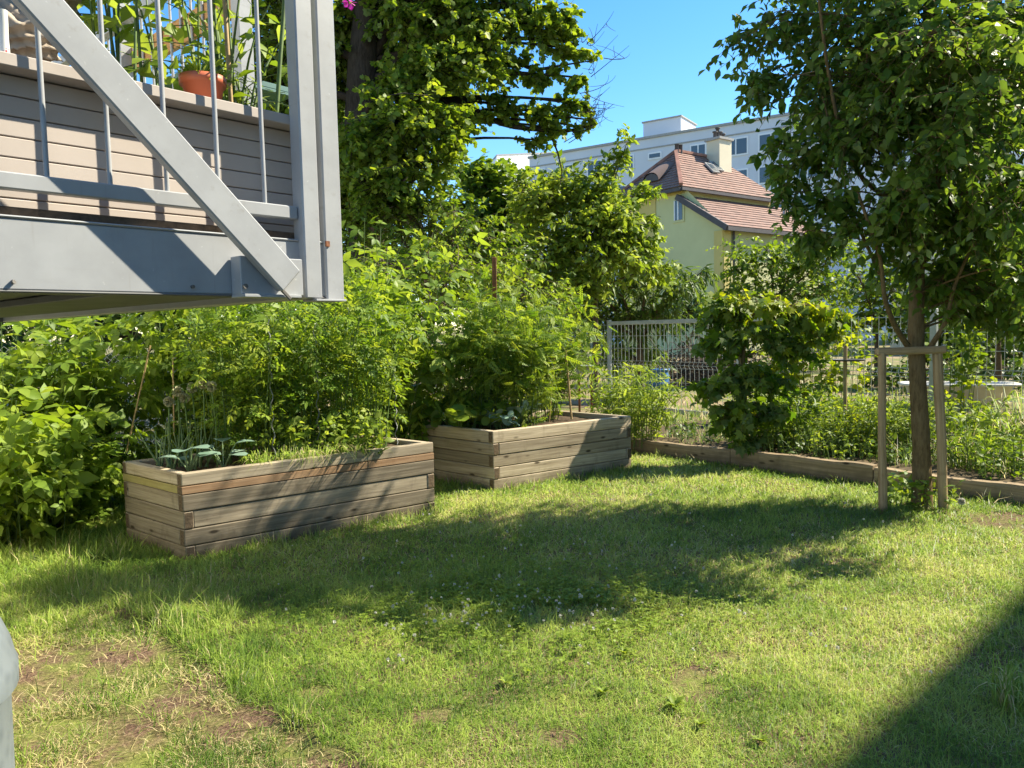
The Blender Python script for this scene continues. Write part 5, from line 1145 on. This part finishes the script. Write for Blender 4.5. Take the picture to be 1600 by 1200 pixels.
# roof slopes as overlapping courses of tiles
apx = wL/2; zA = at(1055, 238, W(apx, apx, 0)[1])[2]
def slope(name, p00, p10, p01, p11, nrow, parent, m=MT['tiles']):
    """eave edge p00-p10, upper edge p01-p11"""
    b = MB(); me_uv = []; n = np.cross(p10-p00, p01-p00); n = n/np.linalg.norm(n); n = n if n[2] > 0 else -n
    uax = unit(p10-p00); V = []; fs = []
    for r_ in range(nrow):
        t0, t1 = r_/nrow, (r_+1)/nrow
        a0, a1 = p00+(p01-p00)*t0, p10+(p11-p10)*t0; b0, b1 = p00+(p01-p00)*t1, p10+(p11-p10)*t1
        k = len(V); V += [a0+n*.055, a1+n*.055, b1+n*.02, b0+n*.02, a0, a1]; fs += [(k, k+1, k+2, k+3), (k+4, k+5, k+1, k)]
        h = np.linalg.norm(p01-p00)/nrow
        for f in fs[-2:]: me_uv += [((V[i]-p00)@uax, (r_+(1 if i in (k+2, k+3) else 0 if i in (k, k+1) else -.02))*.34) for i in f]
    b.faces(V, fs); o = b.build(name, m, parent, False, tint=False); uv = o.data.uv_layers.new(name='UVMap')
    uv.data.foreach_set('uv', np.array(me_uv, np.float32).ravel()); return o
zo = zE-.25
e00, e10, e11, e01 = W(-ov, -ov, zo), W(lR+ov, -ov, zo), W(lR+ov, wL+ov, zo), W(-ov, wL+ov, zo); a0, a1 = W(apx, apx, zA), W(lR-apx, apx, zA)
slope('roof_slope', e00, e10, a0, a1, 15, house); slope('roof_slope', e01, e00, a0, a0, 15, house); slope('roof_slope', e11, e01, a1, a0, 12, house); slope('roof_slope', e10, e11, a1, a1, 12, house)
slope('lower_roof', W(-ov*.6, -w0-ov, zL-.1), W(lK+ov, -w0-ov, zL-.1), W(-ov*.6, 0, zE-.62), W(lK+ov, 0, zE-.62), 11, house)
def hbar(name, p, q, w_, h_, m, par=house): return bar(name, p, q, w_, h_, m, par)
hbar('hip_ridge', e00+UP*.12, a0+UP*.1, .2, .15, MT['ridge']); hbar('hip_ridge', e01+UP*.12, a0+UP*.1, .2, .15, MT['ridge']); hbar('hip_ridge', a0+UP*.1, a1+UP*.1, .2, .15, MT['ridge'])
hbar('eave_board', e00+A(0, 0, -.12), e10+A(0, 0, -.12), .2, .16, MT['eave']); hbar('eave_board', e00+A(0, 0, -.14), e01+A(0, 0, -.14), .22, .18, MT['eave'])
hbar('verge_board', W(-ov*.6, -w0-ov, zL-.2), W(-ov*.6, .05, zE-.72), .12, .3, MT['eave']); hbar('eave_board', W(-ov*.6, -w0-ov, zL-.22), W(lK+ov, -w0-ov, zL-.22), .16, .2, MT['eave'])
# chimney, pots, dormer, skylights, vent pipe, downpipe
cb = W(lR-apx-.75, apx-.55, 0); cD = cb[1]; zc_t, zc_b = at(1117, 221, cD)[2], at(1117, 285, cD)[2]; cw = (1136-1099)/1200*cD/2/1.15
ch = MB(); ch.obox(A(cb[0], cb[1], (zc_t+zc_b-.8)/2), hu*cw*.9, hv*cw*.75, UP*(zc_t-zc_b+.8)/2); cho = ch.build('chimney', MT['house_cream'], house, False, tint=False)
ch = MB(); ch.obox(A(cb[0], cb[1], zc_t+.06), hu*(cw*.9+.1), hv*(cw*.75+.1), UP*.07); ch.build('chimney_cap', MT['concrete'], cho, False, A(*house.location), tint=False)
for k in range(4):
    p = A(cb[0], cb[1], 0)+hu*cw*(-.6+.4*k); b = MB(); h_ = (.45, .7, .5, .42)[k]; b.lathe([(.12, zc_t+.1), (.1, zc_t+h_), (.16, zc_t+h_+.02), (.16, zc_t+h_+.08), (0, zc_t+h_+.1)], (p[0], p[1], 0), 10); b.build('chimney_pot', MT['eave'], cho, True, A(*house.location), tint=False)
for k in range(2):
    p = W(apx+.1+.32*k, apx, 0); b = MB(); b.lathe([(.13, zA-.1), (.12, zA+.45), (.16, zA+.47), (0, zA+.5)], (p[0], p[1], 0), 10); b.build('vent_pot', MT['eave'], house, True, tint=False)
nL = unit(np.cross(e01-e00, a0-e00)); nL = nL if nL[2] > 0 else -nL; nR = unit(np.cross(e10-e00, a0-e00)); nR = nR if nR[2] > 0 else -nR
dc = e00*.36+e01*.36+a0*.28; upL = unit(a0-(e00+e01)/2); k = 12; b = MB(); V = []
for t in np.linspace(0, math.pi, k): V += [dc+hv*math.cos(t)*.62+UP*math.sin(t)*.5-hu*.25, dc+hv*math.cos(t)*.8+upL*1.5+UP*(math.sin(t)*.15)]
b.faces(V, [(2*i, 2*i+2, 2*i+3, 2*i+1) for i in range(k-1)]); dm = b.build('eyebrow_dormer', MT['tiles'], house, True, tint=False)
b = MB(); b.faces([dc+hv*math.cos(t)*.56+UP*math.sin(t)*.44-hu*.2 for t in np.linspace(0, math.pi, k)], [tuple(range(k))]); b.build('dormer_opening', MT['eave'], dm, False, A(*house.location), tint=False)
upR = unit((a0+a1)/2-(e00+e10)/2)
for (fa, fb) in ((.48, .62), (.60, .70)):
    p = e00*(1-fa)*(1-fb)+e10*fa*(1-fb)+(a0*(1-fa)+a1*fa)*fb+nR*.14; b = MB(); b.obox(p, hu*.3, upR*.45, nR*.05); sk = b.build('skylight', MT['concrete'], house, False, tint=False)
    b = MB(); b.obox(p+nR*.045, hu*.24, upR*.38, nR*.012); b.build('pane', MT['glass'], sk, False, A(*house.location), tint=False)
vp0 = W(lR*.86, -w0*.55, 0); zz0 = zL+(zE-.62-zL)*.45; hbar('vent_pipe', A(vp0[0], vp0[1], zz0-.2), A(vp0[0], vp0[1], zz0+1.35), .12, .12, MT['steel'])
dp = W(.75, -w0-.1, 0); hbar('downpipe', A(dp[0], dp[1], -1), A(dp[0], dp[1], zL-.25), .1, .1, MT['eave'])
# a second roof glimpsed through the young tree
h2 = at(1560, 300, 40); hz = at(1560, 232, 40)[2]
hs2 = thing('brick_house', (h2[0], h2[1], 0), 'house with a pinkish brown tiled roof glimpsed through the young tree at the right', 'house')
b = MB(); b.obox(A(h2[0]+3, h2[1]+4, h2[2]/2-.5), hu*5, hv*4, UP*(h2[2]/2+.5)); b.build('wall', MT['house_cream'], hs2, False, tint=False)
c2 = A(h2[0]+3, h2[1]+4, h2[2]); p = lambda a, b_, z: c2+hu*a+hv*b_+UP*z
slope('roof_slope', p(-5.5, -4.5, 0), p(5.5, -4.5, 0), p(-5.5, 0, hz-h2[2]), p(5.5, 0, hz-h2[2]), 15, hs2); slope('roof_slope', p(5.5, 4.5, 0), p(-5.5, 4.5, 0), p(5.5, 0, hz-h2[2]), p(-5.5, 0, hz-h2[2]), 15, hs2)
b = MB(); b.faces([p(-5, -4, 0), p(-5, 4, 0), p(-5, 0, hz-h2[2]-.3)], [(0, 2, 1)]); b.faces([p(5, -4, 0), p(5, 4, 0), p(5, 0, hz-h2[2]-.3)], [(0, 1, 2)]); b.build('gable', MT['house_cream'], hs2, False, tint=False)

# ---------------------------------------------------------------- apartment block
aP = at(1126, 198, 75); zR = aP[2]; r_ = ray(827, 248); t = (zR-EYE)/r_[2]; aQ = CAM+r_*t
au = unit((aP-aQ)*A(1, 1, 0)); an = A(au[1], -au[0], 0); sQ = 0; Ltot = np.linalg.norm((aP-aQ)[:2])
apt = thing('apartment_block', (aP[0], aP[1], 0), 'long pale grey apartment block with flat roof and rows of windows, behind the yellow house', 'apartment block')
def ap(s, o, z): p = aQ+au*s+an*o; return A(p[0], p[1], z)
S1 = Ltot+38
b = MB(); b.obox(ap(S1/2, -6, (zR-2)/2), au*S1/2, an*6, UP*(zR+2)/2); b.build('wall', MT['apt'], apt, False, tint=False)
b = MB(); b.obox(ap(S1/2, -6, zR+.12), au*(S1/2+.15), an*6.15, UP*.12); b.build('roof_edge', MT['concrete'], apt, False, tint=False)
b = MB(); b.obox(ap(S1/2, .04, zR-.95), au*S1/2, an*.04, UP*.06); b.build('cornice_line', MT['concrete'], apt, False, tint=False)
pc = at(1040, 214, ap(14, -5, 0)[1]); 
def sAt(px_, o=0): 
    d = ray(px_, 200)[:2]; p0 = aQ[:2]+an[:2]*o; M2 = np.array([[au[0], -d[0]], [au[1], -d[1]]]); return np.linalg.solve(M2, CAM[:2]-p0)[0]
sa, sb_ = sAt(1005, -3), sAt(1064, -3); Dp = ap(sb_, -3, 0)[1]; zP = at(1062, 182, Dp)[2]
b = MB(); b.obox(ap((sa+sb_)/2, -5.2, (zR+zP)/2), au*(sb_-sa)/2, an*2.2, UP*(zP-zR)/2); b.build('penthouse', MT['apt'], apt, False, tint=False)
b = MB(); b.obox(ap((sa+sb_)/2, -5.2, zP+.06), au*((sb_-sa)/2+.12), an*2.32, UP*.07); b.build('penthouse_roof', MT['concrete'], apt, False, tint=False)
def apwin(s, zt, w_, h_, n):
    f = MB(); f.obox(ap(s, .03, zt-h_/2), au*(w_/2+.08), an*.06, UP*(h_/2+.08)); fo = f.build('window', MT['white'], apt, False, tint=False)
    for k in range(n):
        cw_ = w_/n; f = MB(); f.obox(ap(s-w_/2+cw_*(k+.5), .10, zt-h_/2), au*(cw_/2-.07), an*.012, UP*(h_/2-.08)); f.build('pane', MT['glass'], fo, False, A(*apt.location), tint=False)
for fl in range(4):
    zt = zR-1.35-2.95*fl
    for (px_, w_, n) in ((845, .9, 1), (882, 1.9, 2), (928, 1.6, 2), (976, 1.9, 2), (1091, 1.5, 2), (1150, 2.2, 2), (1205, 2.2, 2), (1262, 2.0, 2), (1325, 2.2, 2), (1395, 2.2, 2), (1470, 2.0, 2), (1545, 2.2, 2)):
        apwin(sAt(px_), zt, w_, 1.55, n)
apwin(sAt(1023), zR-1.5, 1.3, .55, 1)
# pale gable of another block at its left
lp = at(800, 236, 105); b2 = thing('white_block', (lp[0], lp[1], 0), 'white gabled block showing left of the apartment roofline', 'building')
lq = unit(A(.72, .69, 0)); ln = A(-lq[1], lq[0], 0); za, zb2 = at(778, 242, 105)[2], at(824, 231, 105)[2]
lv_ = [at(776, 243, 105)*A(1, 1, 0), at(860, 238, 112)*A(1, 1, 0)]
b = MB(); t0_, t1_ = lv_; back = A(-3, 14, 0); zz1 = at(776, 243, 105)[2]; zz2 = at(822, 231, 108.5)[2]
V = [t0_, t1_, t1_+back, t0_+back]; V = [v-UP*1 for v in V]+[t0_+UP*zz1, t1_+UP*zz2, t1_+back+UP*zz2, t0_+back+UP*zz1]
b.faces(V, [(0, 1, 5, 4), (1, 2, 6, 5), (2, 3, 7, 6), (3, 0, 4, 7), (4, 5, 6, 7)]); b.build('wall', MT['white'], b2, False, tint=False)
V2 = [t0_+UP*(zz1+.15), t1_+UP*(zz2+.15), t1_+back+UP*(zz2+.15), t0_+back+UP*(zz1+.15)]; b = MB(); b.faces(V2+[v-UP*.3 for v in V2], [(0, 1, 2, 3), (0, 4, 5, 1), (1, 5, 6, 2), (3, 2, 6, 7), (0, 3, 7, 4)]); b.build('roof', MT['concrete'], b2, False, tint=False)

# ---------------------------------------------------------------- the house the photographer stands beside (casts the shadow at lower right)
_e = unit((gp(1600, 918)-gp(1300, 1180))*A(1, 1, 0)); WN = A(-_e[1], _e[0], 0); WU = _e; HW = 12.0
edge_pt = gp(1600, 918); drop = -np.dot(SUN, WN)/SUN[2]
W0 = edge_pt-WN*(drop*HW)
hw = thing('garden_facade', tuple(W0), 'plain plastered house front beside the camera, shading the lower right lawn', 'building')
b = MB(); b.obox(W0+WU*10-WN*4+UP*(HW/2-.3), WU*16, WN*4, UP*(HW/2+.3)); b.build('wall', MT['plaster'], hw, False, tint=False)
for k in range(8):
    for z in (1.0, 4.0, 7.0):
        c = W0+WU*(-4+3.6*k)+UP*(z+.65); b = MB(); b.obox(c, WU*.62, WN*.03, UP*.75); wo = b.build('window', MT['white'], hw, False, tint=False)
        b = MB(); b.obox(c+WN*.03, WU*.54, WN*.008, UP*.67); b.build('pane', MT['glass'], wo, False, A(*hw.location), tint=False)

# the house wall that carries the balcony, just outside the picture on the left
W1 = bp(.6, -3.12, 0); BO3 = A(BO[0], BO[1], 0); bh = thing('balcony_house', tuple(W1), 'plastered house wall that carries the grey balcony, left of the picture', 'building')
b = MB(); b.obox(W1-BU*3.5-BO3*3+UP*4.2, BU*3.5, BO3*3, UP*4.6); b.build('wall', MT['plaster'], bh, False, tint=False)
c = W1-BU*1.2+UP*(zb1+1.1); b = MB(); b.obox(c, BU*.5, BO3*.03, UP*1.05); do = b.build('door', MT['white'], bh, False, tint=False)
b = MB(); b.obox(c+BO3*.03+UP*.1, BU*.4, BO3*.008, UP*.85); b.build('pane', MT['glass'], do, False, A(*bh.location), tint=False)
